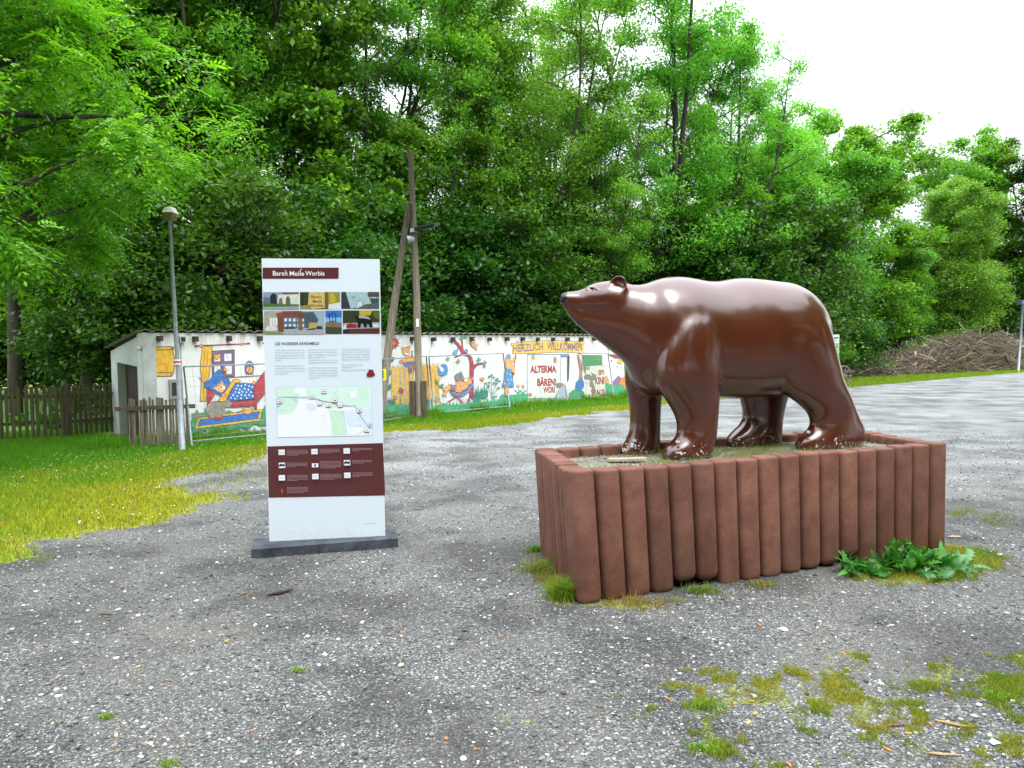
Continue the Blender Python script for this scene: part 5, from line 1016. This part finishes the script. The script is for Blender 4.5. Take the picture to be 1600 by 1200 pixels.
# ------------------------------------------------------------------ right background: notice board, cart, stake, lamp
Yn = 31.
a_, c_ = vh(1288, 565, Yn), vh(1311, 561, Yn-.2); root = empty('notice_board', (a_[0]*.5+c_[0]*.5, Yn, 0), 'white and green notice board on a post behind the rear of the bear statue', 'notice board')
dN = (c_-a_); dN[2] = 0; Ln = np.linalg.norm(dN); dN /= Ln; nN = np.array((dN[1], -dN[0], 0)); zt = vh(1311, 523, Yn)[2]; zb = vh(1311, 562, Yn)[2]
b = MB(); b.box((a_[0], a_[1], zb), dN*Ln, -nN*.05, (0, 0, zt-zb), hx('#e6efee')); b.build('board', M_print, root)
zn = (1280, 500, .1); q = Decal((a_[0], a_[1], 0), dN, nN, .004, .002, zn); q.lsc = .1/1150*Yn
q.poly([(60, 388), (308, 360), (309, 385), (62, 412)], '#3fae2c'); q.poly([(62, 412), (309, 388), (314, 520), (66, 545)], '#a9c98a'); q.poly([(66, 545), (314, 520), (318, 575), (68, 600)], '#3fae2c'); q.poly([(195, 440), (255, 425), (255, 520), (200, 520)], '#c7b988'); q.poly([(262, 410), (292, 406), (292, 430), (264, 434)], '#33485f'); q.stroke([(170, 290), (295, 275)], '#3a6f86', 26); q.stroke([(180, 335), (300, 318)], '#8fb9c4', 12); q.build('print', M_print, root)
for s_ in (.12, Ln-.12): b = MB(); p = np.array((a_[0], a_[1], 0))+dN*s_-nN*.06; b.box(p, dN*.08, -nN*.08, (0, 0, zb+.02)); b.build('leg', M_wood_dark, root)
wc = vh(1318.5, 573, Yn+.6); root = empty('farm_cart', (wc[0], wc[1], 0), 'old wooden spoked cart wheel and axle standing beside the notice board', 'cart')
b = MB(); rw = .42; ax_ = np.array((.62, .3, 0)); ax_ /= np.linalg.norm(ax_); cw = np.array((wc[0], wc[1], rw)); ring = [cw+ax_*rw*math.cos(t)+np.array((0, 0, rw*math.sin(t))) for t in np.linspace(0, 2*math.pi, 25)]; b.tube(ring, .032, 6, cap=False)
b.build('wheel_rim', M_wood, root); b = MB(); sn = np.cross(ax_, (0, 0, 1)); b.tube([cw-sn*.1, cw+sn*.1], .07, 10); 
for k in range(10): t = k*math.pi/5; b.tube([cw, cw+ax_*rw*math.cos(t)+np.array((0, 0, rw*math.sin(t)))], .02, 5)
b.build('spokes', M_wood, root); b = MB(); b.box(cw+np.array((-.9, .25, .12)), (1.5, 0, 0), (0, .9, 0), (0, 0, .1)); b.build('cart_bed', M_wood_dark, root); b = MB(); ring2 = [p+np.array((-1.15, .9, 0)) for p in ring]; b.tube(ring2, .032, 6, cap=False); b.build('wheel_rim', M_wood_dark, root)
p0, p1 = gp(1355, 588), gp(1318, 588); b = MB(); 
yb_ = 43.; a_ = vh(1326, 566, yb_); c_ = vh(1356, 566, yb_); b.box((a_[0], yb_, 0), (c_[0]-a_[0], 0, 0), (0, .06, 0), (0, 0, vh(1340, 540, yb_)[2])); o = b.build('board_fence', noisy('black_boards', (.006, .006, .005), (.016, .015, .012), scale=3, stretch=(8, 8, .3), bump=.4), None, origin=(a_[0], yb_, 0)); tag(o, 'dark board fence between the notice board and the brush pile', 'fence')
sp_ = gp(1429.5, 584); tp = vh(1429.5, 549, sp_[1]); b = MB(); root = empty('marker_stake', tuple(sp_), 'thin orange stake standing in front of the brush pile', 'stake'); hst = tp[2]
b.box(sp_+np.array((-.05, -.05, 0)), (.1, 0, 0), (0, .1, 0), (0, 0, hst*.72), hx('#e58a4a')); b.build('shaft', M_att, root); b = MB(); b.box(sp_+np.array((-.052, -.052, hst*.72+.001)), (.104, 0, 0), (0, .104, 0), (0, 0, hst*.28), hx('#f3d9a8')); b.build('pale_top', M_att, root)
lb_ = gp(1591, 581); lt = vh(1598, 476, lb_[1]); root = empty('street_lamp', tuple(lb_), 'thin grey lamp post with a flat dark head at the far right edge', 'street lamp'); bar(root, 'pole', lb_, lt, .07, M_galv); b = MB(); b.box(lt+np.array((-.25, -.3, 0)), (1.1, 0, .12), (0, .5, 0), (0, 0, .22)); b.build('lamp_head', newmat('blue_grey', (.10, .12, .25), .4), root)
# brush pile
def brush():
    a_, c_ = gp(1345, 590), gp(1700, 574); L = np.linalg.norm(c_-a_); d = (c_-a_)/L; n = np.array((-d[1], d[0], 0)); b = MB()
    prof = [(0, .15), (.08, .6), (.2, 1.0), (.3, 1.35), (.42, 2.0), (.55, 2.55), (.66, 2.4), (.76, 1.7), (.86, 1.45), (1, 1.2)]
    def ht(f): return float(np.interp(f, [p[0] for p in prof], [p[1] for p in prof]))
    for i in range(5200):
        f = random.random()**.95; h = ht(f)*.95; u = random.uniform(-1, 1); base = a_+d*L*f+n*(1.6+u*1.6); z = h*math.sqrt(max(0, 1-u*u))*(random.uniform(.75, 1.) if random.random() < .6 else random.random())
        p = base+np.array((0, 0, max(z, .05))); k = random.uniform(.5, 1.9); az = random.gauss(0, .8)+(math.pi if random.random() < .5 else 0); el = random.gauss(0, .35); dr = np.array((math.cos(az), math.sin(az)*.6, math.sin(el)))
        pts = [p-dr*k/2]; q = dr
        for j in range(3): q = q+np.array((random.gauss(0, .3), random.gauss(0, .3), random.gauss(0, .25))); pts.append(pts[-1]+q/np.linalg.norm(q)*k/3)
        pts = [np.array((x_[0], x_[1], max(.02, x_[2]))) for x_ in pts]
        r_ = random.choice([.008, .010, .013, .018, .028]) if i % 60 else .05; g = random.uniform(.5, 1.3); pale = random.random() < (.12+.3*(f > .68)); c = (np.array((.36, .32, .27)) if pale else np.array((.15, .115, .085))*random.choice([1, 1.3, .7]))*g
        if random.random() < .08: c = np.array((.22, .22, .06))*g
        b.tube(pts, [r_, r_*.9, r_*.7, r_*.3], 3, tuple(c), cap=False)
    o = b.build('brush_pile', M_twig, None, origin=tuple(a_+d*L/2)); tag(o, 'big heap of cut brown branches along the far edge of the car park', 'brush pile')
brush()
# small things lying about
def curved_stick(px, py, L, r_, az, c, label, name='stick', cat='stick', n=6, flat=1):
    q = gp(px, py); z = float(groundz(q[0:1], q[1:2])[0]); pts = []; p = np.array((-math.cos(az)*L/2, -math.sin(az)*L/2, r_*.9)); a_ = az
    for i in range(6): pts.append(p.copy()); a_ += random.uniform(-.25, .25); p = p+np.array((math.cos(a_), math.sin(a_), random.uniform(-.02, .04)))*L/5
    b = MB(); b.tube(pts, [r_*.5, r_, r_*1.1, r_, r_*.8, r_*.3], n, c); o = b.build(name, M_twig, None); o.location = (q[0], q[1], z); tag(o, label, cat); return o
curved_stick(440, 928, .20, .010, R(28), (.045, .025, .02), 'dark curved piece of bark on the gravel below the info panel')
curved_stick(166, 961, .11, .006, R(-3), (.16, .09, .05), 'short brown twig lying on the gravel at the left')
curved_stick(469, 907, .09, .004, R(0), (.25, .16, .08), 'thin tan twig above the dark piece of bark')
curved_stick(1412, 1132, .22, .004, R(8), (.20, .10, .07), 'thin reddish stalk in the moss patch')
curved_stick(1492, 1133, .16, .006, R(-28), (.45, .30, .12), 'yellowish straw stalk right of the thin reddish stalk')
curved_stick(1478, 1180, .13, .006, R(-20), (.42, .30, .16), 'tan stalk near the bottom edge below the moss')
curved_stick(1492, 839, .12, .010, R(-12), (.55, .42, .32), 'pale wooden stick on the gravel right of the planter')
chips = [(1045, 1090), (1148, 1100), (1174, 1096), (1180, 1116), (1170, 1129), (1420, 1144), (1454, 1131), (1386, 1169), (1187, 976), (1298, 984), (1318, 1020), (354, 1000), (215, 1041), (182, 1148), (1233, 1195), (1478, 1085)]
for i, (px, py) in enumerate(chips):
    q = gp(px, py); b = MB(); l, w_ = random.uniform(.02, .04), random.uniform(.009, .014); b.box((-l/2, -w_/2, .001), (l, .003, 0), (0, w_, .002), (.002, 0, .006), tuple(np.array(random.choice([(.55, .32, .08), (.5, .25, .07), (.6, .45, .2), (.5, .2, .06)])))); o = b.build('wood_chip', M_twig, None); o.location = (q[0], q[1], float(groundz(q[0:1], q[1:2])[0])); o.rotation_euler = (random.uniform(-.1, .1), 0, random.uniform(0, 3)); tag(o, 'small orange brown wood chip lying on the gravel', 'wood chip', 'wood chips scattered on the gravel')
b = MB(); q = gp(1556, 1163); b.add([(-.018, -.01, .004), (.02, -.012, .012), (.022, .014, .006), (-.004, .022, .016), (-.022, .012, .006)], [(0, 1, 2, 3, 4), (4, 3, 2, 1, 0)], (.45, .68, .80)); o = b.build('paper_scrap', M_print, None); o.location = tuple(q); tag(o, 'pale blue paper scrap on the gravel in the lower right', 'paper scrap')
# ------------------------------------------------------------------ leafy weeds
def leaf_mesh(L, W, c, jag=.3, n=9, fold=.3, droop=.6, b=None, M=None):
    V = []; 
    for i in range(n+1):
        t = i/n; w_ = W*math.sin(math.pi*min(1, t*.92+.06))**.8*(1+(jag if i % 2 else -jag)*(.4 < 2)); x = L*t*(1-.15*droop*t); z = L*(.55*t-droop*t*t)
        V += [(x, -w_/2, z+w_*fold), (x, 0, z), (x, w_/2, z+w_*fold)]
    fs = []
    for i in range(n): a = i*3; fs += [(a, a+1, a+4, a+3), (a+1, a+2, a+5, a+4)]
    V = [tuple(M @ Vector(v)) for v in V]; b.add(V, fs, c)
def weed(px, py, nl, L, W, label, cols, dr=(.15, .5), zoff=0, jag=.3, name='leafy_weed', z=0., sp=(.1, .6)):
    q = gp(px, py, z); b = MB()
    for i in range(nl):
        a = 2*math.pi*(i*.382+random.uniform(-.1, .1)); l = L*random.uniform(.55, 1.1); M = Matrix.Translation((math.cos(a)*.01, math.sin(a)*.01, 0)) @ Matrix.Rotation(a, 4, 'Z') @ Matrix.Rotation(-random.uniform(*sp), 4, 'Y') @ Matrix.Rotation(random.uniform(-.9, .9), 4, 'X')
        off = Matrix.Translation((random.gauss(0, L*.16), random.gauss(0, L*.16), 0))
        c = np.array(random.choice(cols))*random.uniform(.7, 1.4); leaf_mesh(l, W*random.uniform(.5, 1.15), tuple(c), jag*random.uniform(.6, 1.4), 13, random.uniform(.05, .35), random.uniform(dr[0], dr[1]*1.5), b, off @ M)
    o = b.build(name, M_weed, None, smooth=True); o.location = tuple(q); tag(o, label, 'weed'); return o
M_weed = attrmat('weed_leaf', rough=.45, spec=.4, transl=.3, noise=.2, nscale=40)
GR = [(.04, .18, .02), (.06, .24, .03), (.025, .12, .02), (.09, .25, .05)]; GP = [(.13, .30, .13), (.10, .26, .10)]
weed(1334, 895, 22, .21, .05, 'dark green dandelion at the left end of the weeds by the planter', GR, sp=(.2, 1.0)); weed(1362, 898, 20, .19, .06, 'dandelion rosette between the two taller weeds by the planter', GR, jag=.45)
weed(1408, 893, 30, .26, .065, 'tallest dark green weed by the right part of the planter front', GR, sp=(.5, 1.35)); weed(1440, 893, 28, .23, .065, 'bushy green weed right of the tallest one', GR, sp=(.3, 1.1), jag=.4); weed(1470, 893, 26, .24, .06, 'spreading green weed at the right corner of the planter', GR+GP, sp=(.0, .8)); weed(1494, 888, 16, .27, .065, 'pale thistle with drooping leaves beside the right planter corner', GP, dr=(.5, 1.0), jag=.45, sp=(0, .5)); weed(1462, 905, 8, .14, .06, 'small pale leafed weed in front of the dandelions', GP, sp=(0, .5))
weed(1425, 885, 16, .25, .06, 'upright jagged weed standing close against the planter posts', GR, sp=(.5, 1.2), jag=.5); weed(1385, 890, 10, .18, .05, 'narrow weed left of the tallest one by the planter', GR, sp=(.4, 1.1), jag=.5)
weed(32+0, 665, 14, .55, .16, 'leafy weed before the left part of the long picket fence', GR, sp=(.2, 1.0)); weed(88, 672, 14, .60, .2, 'broad leafed weed at the post of the long picket fence', GR, sp=(.2, 1.0))
o = weed(1186, 694, 16, .13, .02, 'small feathery weed growing by the far hind paw of the bear statue', [(.12, .22, .03), (.2, .26, .05)], z=FILL, sp=(.3, 1.2), jag=.6); o.location.y -= .1
n = 9000; fx = rng.uniform(.22, .85, n); fy = rng.uniform(.35, .95, n); P = PA[None]+AB[None]*fx[:, None]+AC[None]*fy[:, None]; k = fbm(P[:, 0]*6, P[:, 1]*6, 3) > .47; P = P[k]; n = len(P); C = mixc(rng.random(n), (.14, .20, .04), (.34, .32, .10)); V, C = blades(P[:, 0], P[:, 1], np.full(n, FILL), rng.uniform(.01, .05, n), .002, C, .9); tag(link('planter_grass', npmesh('planter_grass', V, 3, C), M_grass), 'sparse thin grass growing in the planter grit between the paws', 'grass', kind='stuff')
n = 5000; P = PA[None]+AB[None]*rng.uniform(.03, .97, n)[:, None]+AC[None]*rng.uniform(.08, .94, n)[:, None]; tag(link('planter_pebbles', stones('planter_pebbles', P[:, 0], P[:, 1], np.full(n, FILL+.004), rng.uniform(.004, .011, n), np.repeat(rng.uniform(.08, .42, n)[:, None], 3, 1)*np.array((1, .97, .85))), M_stone), 'fine pale pebbles covering the grit inside the planter', 'pebbles', kind='stuff')
# ------------------------------------------------------------------ trees
def rot_about(v, ang_out, az):
    """tilt unit vector v by ang_out towards azimuth az around itself"""
    v = v/np.linalg.norm(v); a = np.array((0, 0, 1.)) if abs(v[2]) < .95 else np.array((1., 0, 0)); x = np.cross(v, a); x /= np.linalg.norm(x); y = np.cross(v, x)
    return v*math.cos(ang_out)+(x*math.cos(az)+y*math.sin(az))*math.sin(ang_out)
def make_tree(seed, Ht, spread, fork, nlead, nleaf, leaf, lsplit=.5, side=14, low=.15, clus_r=.45, colA=(.06, .16, .02), colB=(.12, .26, .04), trunk_r=.16, airy=0., name='broadleaf_tree', pinnate=False, sidelen=.55, flat=.45, stems=1, twigw=.010):
    rd = random.Random(seed); rg = np.random.default_rng(seed); b = MB(); cl = []
    def limb(p, d, L, r0, r1, segs, wob, up, n=6):
        pts = [np.array(p, float)]; v = np.array(d, float); rs = [r0]
        for i in range(segs):
            v = v+np.array((rd.gauss(0, wob), rd.gauss(0, wob), rd.gauss(0, wob*.5)+up)); v /= np.linalg.norm(v); pts.append(pts[-1]+v*L/segs); rs.append(r0+(r1-r0)*((i+1)/segs)**.9)
        b.tube(pts, rs, n, cap=False); return pts, rs, v
    def at(pts, t):
        f = t*(len(pts)-1); i = min(int(f), len(pts)-2); return pts[i]*(1-(f-i))+pts[i+1]*(f-i), (pts[i+1]-pts[i])/np.linalg.norm(pts[i+1]-pts[i])
    for s_ in range(stems):
        az0 = rd.uniform(0, 6.28); base = np.array((math.cos(az0), math.sin(az0), 0))*(.35 if stems > 1 else 0)
        tr, rs, v = limb(base+np.array((0, 0, -.1)), (rd.gauss(0, .04)+(.22*math.cos(az0) if stems > 1 else 0), rd.gauss(0, .04)+(.22*math.sin(az0) if stems > 1 else 0), 1), Ht*fork+.1, trunk_r, trunk_r*.72, 5, .035, .02, 9)
        leaders = []
        for k in range(nlead):
            az = az0+2*math.pi*k/nlead+rd.uniform(-.5, .5); out_ = rd.uniform(.10, .42) if k else .05
            d = np.array((math.cos(az)*math.sin(out_), math.sin(az)*math.sin(out_), math.cos(out_))); Ll = Ht*(1-fork)*rd.uniform(.78, 1.0)
            st, _ = at(tr, rd.uniform(.72, 1.) if k else 1.); pts, rr_, _ = limb(st, d, Ll, trunk_r*.62*(1 if k == 0 else .8), .018, 9, .075, .05, 7); leaders.append((pts, Ll))
        # side branches from leaders and, low down, from the trunk
        srcs = [(p, L, .06, 1.0, side) for p, L in leaders]
        if low < fork: srcs.append((tr, Ht*fork, max(.05, low/fork), 1.0, int(side*.9*(fork-low)/max(.12, fork)+2)))
        for pts, L, t0, t1, ns_ in srcs:
            for i in range(ns_):
                t = t0+(t1-t0)*(i+rd.random())/ns_; p, tv = at(pts, min(t, .995)); hrel = p[2]/Ht
                ln = spread*sidelen*(1.15-.75*max(0, (hrel-.35))/.65)*rd.uniform(.6, 1.15)
                d = rot_about(np.array((tv[0]*.5, tv[1]*.5, 1.)), rd.uniform(.75, 1.35), rd.uniform(0, 6.28)); bp_, _, _ = limb(p, d, ln, max(.014, .045*ln/2), .008, 5, .14, -.01+.06*airy, 4)
                for j in range(rd.randint(4, 6)):
                    tt = rd.uniform(.25, 1.); q, bv = at(bp_, min(tt, .99)); d2 = rot_about(bv, rd.uniform(.35, 1.0), rd.uniform(0, 6.28)); d2[2] = d2[2]*.6+.05; l2 = ln*rd.uniform(.2, .45); sp_, _, _ = limb(q, d2, l2, twigw, .004, 3, .15, 0, 3)
                    for u in (.45, .8, 1.): cl.append(at(sp_, min(u, .99))[0])
                cl.append(bp_[-1])
    cl = np.array(cl); nc = len(cl); wts = rg.gamma(2.2, 1, nc) ** 1.7; wts[rg.random(nc) < airy*.45] *= .12; wts /= wts.sum(); root_name = name
    if pinnate:
        per = 11; ncomp = nleaf//per; idx = rg.choice(nc, ncomp, p=wts); c0 = cl[idx]+rg.normal(0, clus_r*.5, (ncomp, 3)); az = rg.uniform(0, 6.283, ncomp); el = rg.normal(-.25, .35, ncomp); V = []; 
        D1 = np.stack([np.cos(az)*np.cos(el), np.sin(az)*np.cos(el), np.sin(el)], -1); Nn = np.stack([rg.normal(0, .35, ncomp), rg.normal(0, .35, ncomp), np.ones(ncomp)], -1); S1 = np.cross(Nn, D1); S1 /= np.linalg.norm(S1, axis=1)[:, None]
        Lc = leaf*4.2*rg.uniform(.7, 1.15, ncomp); tone = np.clip(rg.normal(.5, .28, ncomp), 0, 1)
        for k in range(per):
            t = (k//2+1)/6.; sgn = (1 if k % 2 else -1); 
            if k == per-1: dirv = D1; sgn = 0; t = 1.
            else: dirv = D1*.65+S1*sgn*.85
            dr = np.array((0, 0, -1.))*(t*t*.35)[None] if False else np.array((0, 0, -.35*t*t)); p0 = c0+D1*(Lc*t)[:, None]+dr*Lc[:, None]; dv = dirv+np.array((0, 0, -.22)); dv /= np.linalg.norm(dv, axis=1)[:, None]
            ll = leaf*rg.uniform(.8, 1.15, ncomp); sd_ = np.cross(dv, Nn); sd_ /= np.linalg.norm(sd_, axis=1)[:, None]; ww = ll*.21
            V.append(np.stack([p0, p0+dv*(ll*.45)[:, None]+sd_*ww[:, None], p0+dv*ll[:, None], p0+dv*(ll*.45)[:, None]-sd_*ww[:, None]], 1))
        V = np.concatenate(V); tone = np.tile(tone, per)
    else:
        idx = rg.choice(nc, nleaf, p=wts); g = rg.normal(0, 1, (nleaf, 3)); g *= (np.minimum(1, 1.9/np.maximum(np.linalg.norm(g, axis=1), 1e-3)))[:, None]; cs = rg.uniform(.6, 1.3, nc)[idx]
        c0 = cl[idx]+g*np.array((clus_r, clus_r, clus_r*flat))*cs[:, None]; c0[:, 2] -= .10*clus_r*(g[:, 0]**2+g[:, 1]**2)
        az = rg.uniform(0, 6.283, nleaf); el = rg.normal(-.25, .5, nleaf); D1 = np.stack([np.cos(az)*np.cos(el), np.sin(az)*np.cos(el), np.sin(el)], -1); Nn = np.stack([rg.normal(0, .5, nleaf), rg.normal(0, .5, nleaf), np.ones(nleaf)], -1); S1 = np.cross(Nn, D1); S1 /= np.linalg.norm(S1, axis=1)[:, None]
        ll = leaf*rg.uniform(.6, 1.35, nleaf); ww = ll*lsplit*.5
        V = np.stack([c0-D1*(ll*.5)[:, None], c0+S1*ww[:, None]+D1*(ll*.05)[:, None], c0+D1*(ll*.5)[:, None], c0-S1*ww[:, None]+D1*(ll*.05)[:, None]], 1)
        ctone = np.clip(rg.normal(.45, .25, nc), 0, 1); tone = np.clip(ctone[idx]+rg.normal(0, .16, nleaf), 0, 1)
    C = (np.asarray(colA)[None]*(1-tone[:, None])+np.asarray(colB)[None]*tone[:, None])*rg.uniform(.8, 1.2, len(tone))[:, None]
    V[:, :, 2] = np.maximum(V[:, :, 2], .05)
    root = bpy.data.objects.new(name, None); COL.objects.link(root); root.empty_display_size = .2
    link('trunk', b.mesh('trunk'), M_bark, root, smooth=True); link('crown', npmesh('crown', V, 4, C), M_leaf, root); return root
def put(proto, used, x, y, rz, sc, label, cat='tree', group=None, szz=1.):
    if id(proto) in used:
        r_ = proto.copy(); COL.objects.link(r_)
        for ch in proto.children: c = ch.copy(); COL.objects.link(c); c.parent = r_
    else: r_ = proto; used[id(proto)] = 1
    if cat == 'bush' and x < 8 and y > 0:      # keep crowns clear of the shed roof
        while -((x-WP0[0])*WN[0]+(y-WP0[1])*WN[1]) < SL+3.1*sc and x > -7.6: x, y = x*(1+.2/y), y+.2
    r_.location = (x, y, 0); r_.rotation_euler = (0, 0, rz); r_.scale = (sc, sc, sc*szz); tag(r_, label, cat); 
    if group: r_['group'] = group
    return r_
used = {}
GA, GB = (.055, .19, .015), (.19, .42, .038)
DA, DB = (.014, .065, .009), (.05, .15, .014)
ash1 = make_tree(11, 19, 4.6, .30, 5, 62000, .15, .42, side=19, low=.36, clus_r=.34, colA=(.075, .23, .025), colB=(.22, .48, .065), airy=.9, trunk_r=.27, name='ash_tree', flat=.6)
ash2 = make_tree(23, 18, 4.2, .22, 6, 62000, .15, .42, side=17, low=.34, clus_r=.34, colA=(.07, .22, .025), colB=(.21, .46, .06), airy=.85, trunk_r=.25, name='ash_tree', flat=.6)
mpl1 = make_tree(31, 15, 4.6, .30, 5, 72000, .17, .65, side=17, low=.26, clus_r=.34, airy=.5, colA=DA, colB=GB, trunk_r=.2, name='broadleaf_tree', flat=.4)
mpl2 = make_tree(37, 13.5, 5.0, .14, 5, 80000, .17, .65, side=18, low=.10, airy=.4, clus_r=.35, colA=GA, colB=GB, trunk_r=.2, name='broadleaf_tree', flat=.4)
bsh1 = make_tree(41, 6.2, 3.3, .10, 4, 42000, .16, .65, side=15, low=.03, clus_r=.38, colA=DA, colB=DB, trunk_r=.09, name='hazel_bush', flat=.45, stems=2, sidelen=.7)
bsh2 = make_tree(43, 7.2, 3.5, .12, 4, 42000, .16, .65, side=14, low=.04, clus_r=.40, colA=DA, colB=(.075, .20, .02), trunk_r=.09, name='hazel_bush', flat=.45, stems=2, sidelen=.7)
lime = make_tree(47, 12.5, 4.6, .12, 5, 130000, .135, .7, side=22, low=.03, clus_r=.42, airy=.3, colA=(.09, .25, .03), colB=(.22, .46, .065), trunk_r=.2, name='lime_tree', flat=.5)  # leaf colours lifted to carry the overexposed haze on the far right crowns
near = make_tree(53, 9.5, 4.6, .26, 5, 150000, .105, .35, side=16, low=.24, clus_r=.30, colA=(.055, .20, .014), colB=(.20, .44, .03), trunk_r=.16, name='young_ash_tree', pinnate=True, flat=.4, sidelen=.75)
def X(px, Y): return float(vh(px, 560, Y)[0])
TR_BACK = 1.16
T = [  # proto, px, Y, rot, scale, stretch, label, category
 (near, -95, 11.3, .6, 1., 1., 'near ash tree with long drooping leaves reaching in from the left edge', 'tree'),
 # understorey close behind the shed and the left fence
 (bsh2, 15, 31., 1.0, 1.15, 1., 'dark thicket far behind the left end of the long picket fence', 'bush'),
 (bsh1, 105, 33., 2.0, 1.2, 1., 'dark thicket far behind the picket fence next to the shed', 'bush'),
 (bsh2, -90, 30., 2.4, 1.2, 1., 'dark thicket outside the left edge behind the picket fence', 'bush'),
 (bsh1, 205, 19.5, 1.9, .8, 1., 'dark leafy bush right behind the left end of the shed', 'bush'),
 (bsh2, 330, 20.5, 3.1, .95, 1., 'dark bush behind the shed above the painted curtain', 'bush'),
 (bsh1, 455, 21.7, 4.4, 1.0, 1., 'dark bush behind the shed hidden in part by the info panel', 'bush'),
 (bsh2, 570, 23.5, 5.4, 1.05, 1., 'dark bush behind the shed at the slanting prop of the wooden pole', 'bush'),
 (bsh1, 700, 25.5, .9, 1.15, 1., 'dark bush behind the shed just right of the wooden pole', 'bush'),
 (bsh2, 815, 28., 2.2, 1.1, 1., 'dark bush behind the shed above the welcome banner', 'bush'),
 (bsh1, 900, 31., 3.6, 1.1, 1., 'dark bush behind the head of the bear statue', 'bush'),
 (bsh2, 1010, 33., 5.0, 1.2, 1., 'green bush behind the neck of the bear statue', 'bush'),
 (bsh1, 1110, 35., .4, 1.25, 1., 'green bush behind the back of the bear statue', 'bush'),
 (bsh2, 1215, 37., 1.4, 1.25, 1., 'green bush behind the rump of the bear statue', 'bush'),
 (ash2, 868, 37., 3.3, 1.2, 1., 'tall ash tree with thin crown farther back right of the straight stemmed one', 'tree'),
 # big trees
 (mpl1, 20, 20.5, .2, 1., 1.05, 'dark trunked tree standing behind the long picket fence at the left edge', 'tree'),
 (mpl2, 130, 25., 1.3, 1.15, 1.1, 'broad tree rising behind the left end of the shed', 'tree'),
 (mpl1, 265, 24., 2.1, 1.1, 1.1, 'tall dense tree right behind the slim street lamp', 'tree'),
 (ash1, 352, 25.5, 0.9, 1.0, 1., 'tall ash tree with dark trunk between the street lamp and the info panel', 'tree'),
 (mpl1, 490, 26.5, 3.7, 1.15, 1.15, 'tall dense tree rising above the info panel', 'tree'),
 (ash2, 585, 29., 2.0, 1.08, 1., 'ash tree rising left of the wooden pole top', 'tree'),
 (mpl1, 660, 29., 5.1, .75, 1., 'dark round tree right behind the tip of the wooden pole', 'tree'),
 (ash1, 745, 31., 4.0, 1.04, 1., 'slender ash tree with open crown right of the wooden pole', 'tree'),
 (ash2, 825, 32., 5.2, 1.12, 1., 'airy ash tree with one straight stem over the welcome banner', 'tree'),
 (ash1, 925, 32., 1.6, .72, 1., 'shorter ash tree with leaning stems above the head of the bear statue', 'tree'),
 (ash2, 1045, 34.5, .3, 1.2, 1., 'big open ash tree with fanned limbs above the back of the bear statue', 'tree'),
 (ash1, 1130, 36.5, 2.6, .98, 1., 'airy ash tree at the right end of the tall row against the sky', 'tree'),
 (mpl2, 1120, 39., 4.2, .84, 1., 'rounded tree right of the fanned ash tree above the rump of the bear statue', 'tree'),
 (lime, 1205, 40., 1.1, 1.08, 1., 'rounded light green tree against the sky left of the tallest right tree', 'tree'),
 (mpl2, 1325, 43., .5, 1.12, 1.05, 'large light green tree with visible limbs against the sky above the notice board', 'tree'),
 (lime, 1265, 46., 3.3, 1.18, 1.05, 'light green tree behind the notice board tree', 'tree'),
 (lime, 1400, 44.5, 2.3, .66, 1., 'mid green tree behind the brush pile beside the large light tree', 'tree'),
 (lime, 1490, 47., 4.0, .92, 1., 'dense smooth green tree behind the middle of the brush pile', 'tree'),
 (mpl2, 1500, 53., 5.0, 1.15, 1.1, 'taller brownish green tree peeping over the trees behind the brush pile', 'tree'),
 (mpl1, 1615, 50., .8, 1.05, 1., 'dark tree at the right edge behind the thin lamp post', 'tree'),
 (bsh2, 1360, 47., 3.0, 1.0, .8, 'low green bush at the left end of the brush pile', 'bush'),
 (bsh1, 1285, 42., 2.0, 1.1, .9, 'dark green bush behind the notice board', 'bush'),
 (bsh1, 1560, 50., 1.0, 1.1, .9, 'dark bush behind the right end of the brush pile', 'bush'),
]
for p, px, Y, rz, sc, st, lab, cat in T:
    if px >= 1320: Y, sc = Y*TR_BACK, sc*TR_BACK
    put(p, used, X(px, Y), Y, rz, sc, lab, cat, 'trees and bushes at the edge of the car park', st)
# trees across the car park behind the photographer: they shade and are mirrored in the glossy statue
k = 0
for k in range(14):
    a_ = R(-112+k*17.2); x, y = 2+17.5*math.sin(a_), 6-17.5*math.cos(a_); p, sc = ((mpl2, 1.1), (lime, 1.16), (mpl2, 1.04))[k % 3]
    if x < -9 and y > -3: continue
    put(p, used, x, y, x, sc, 'tree across the car park out of the picture', 'tree', 'trees behind the viewpoint')
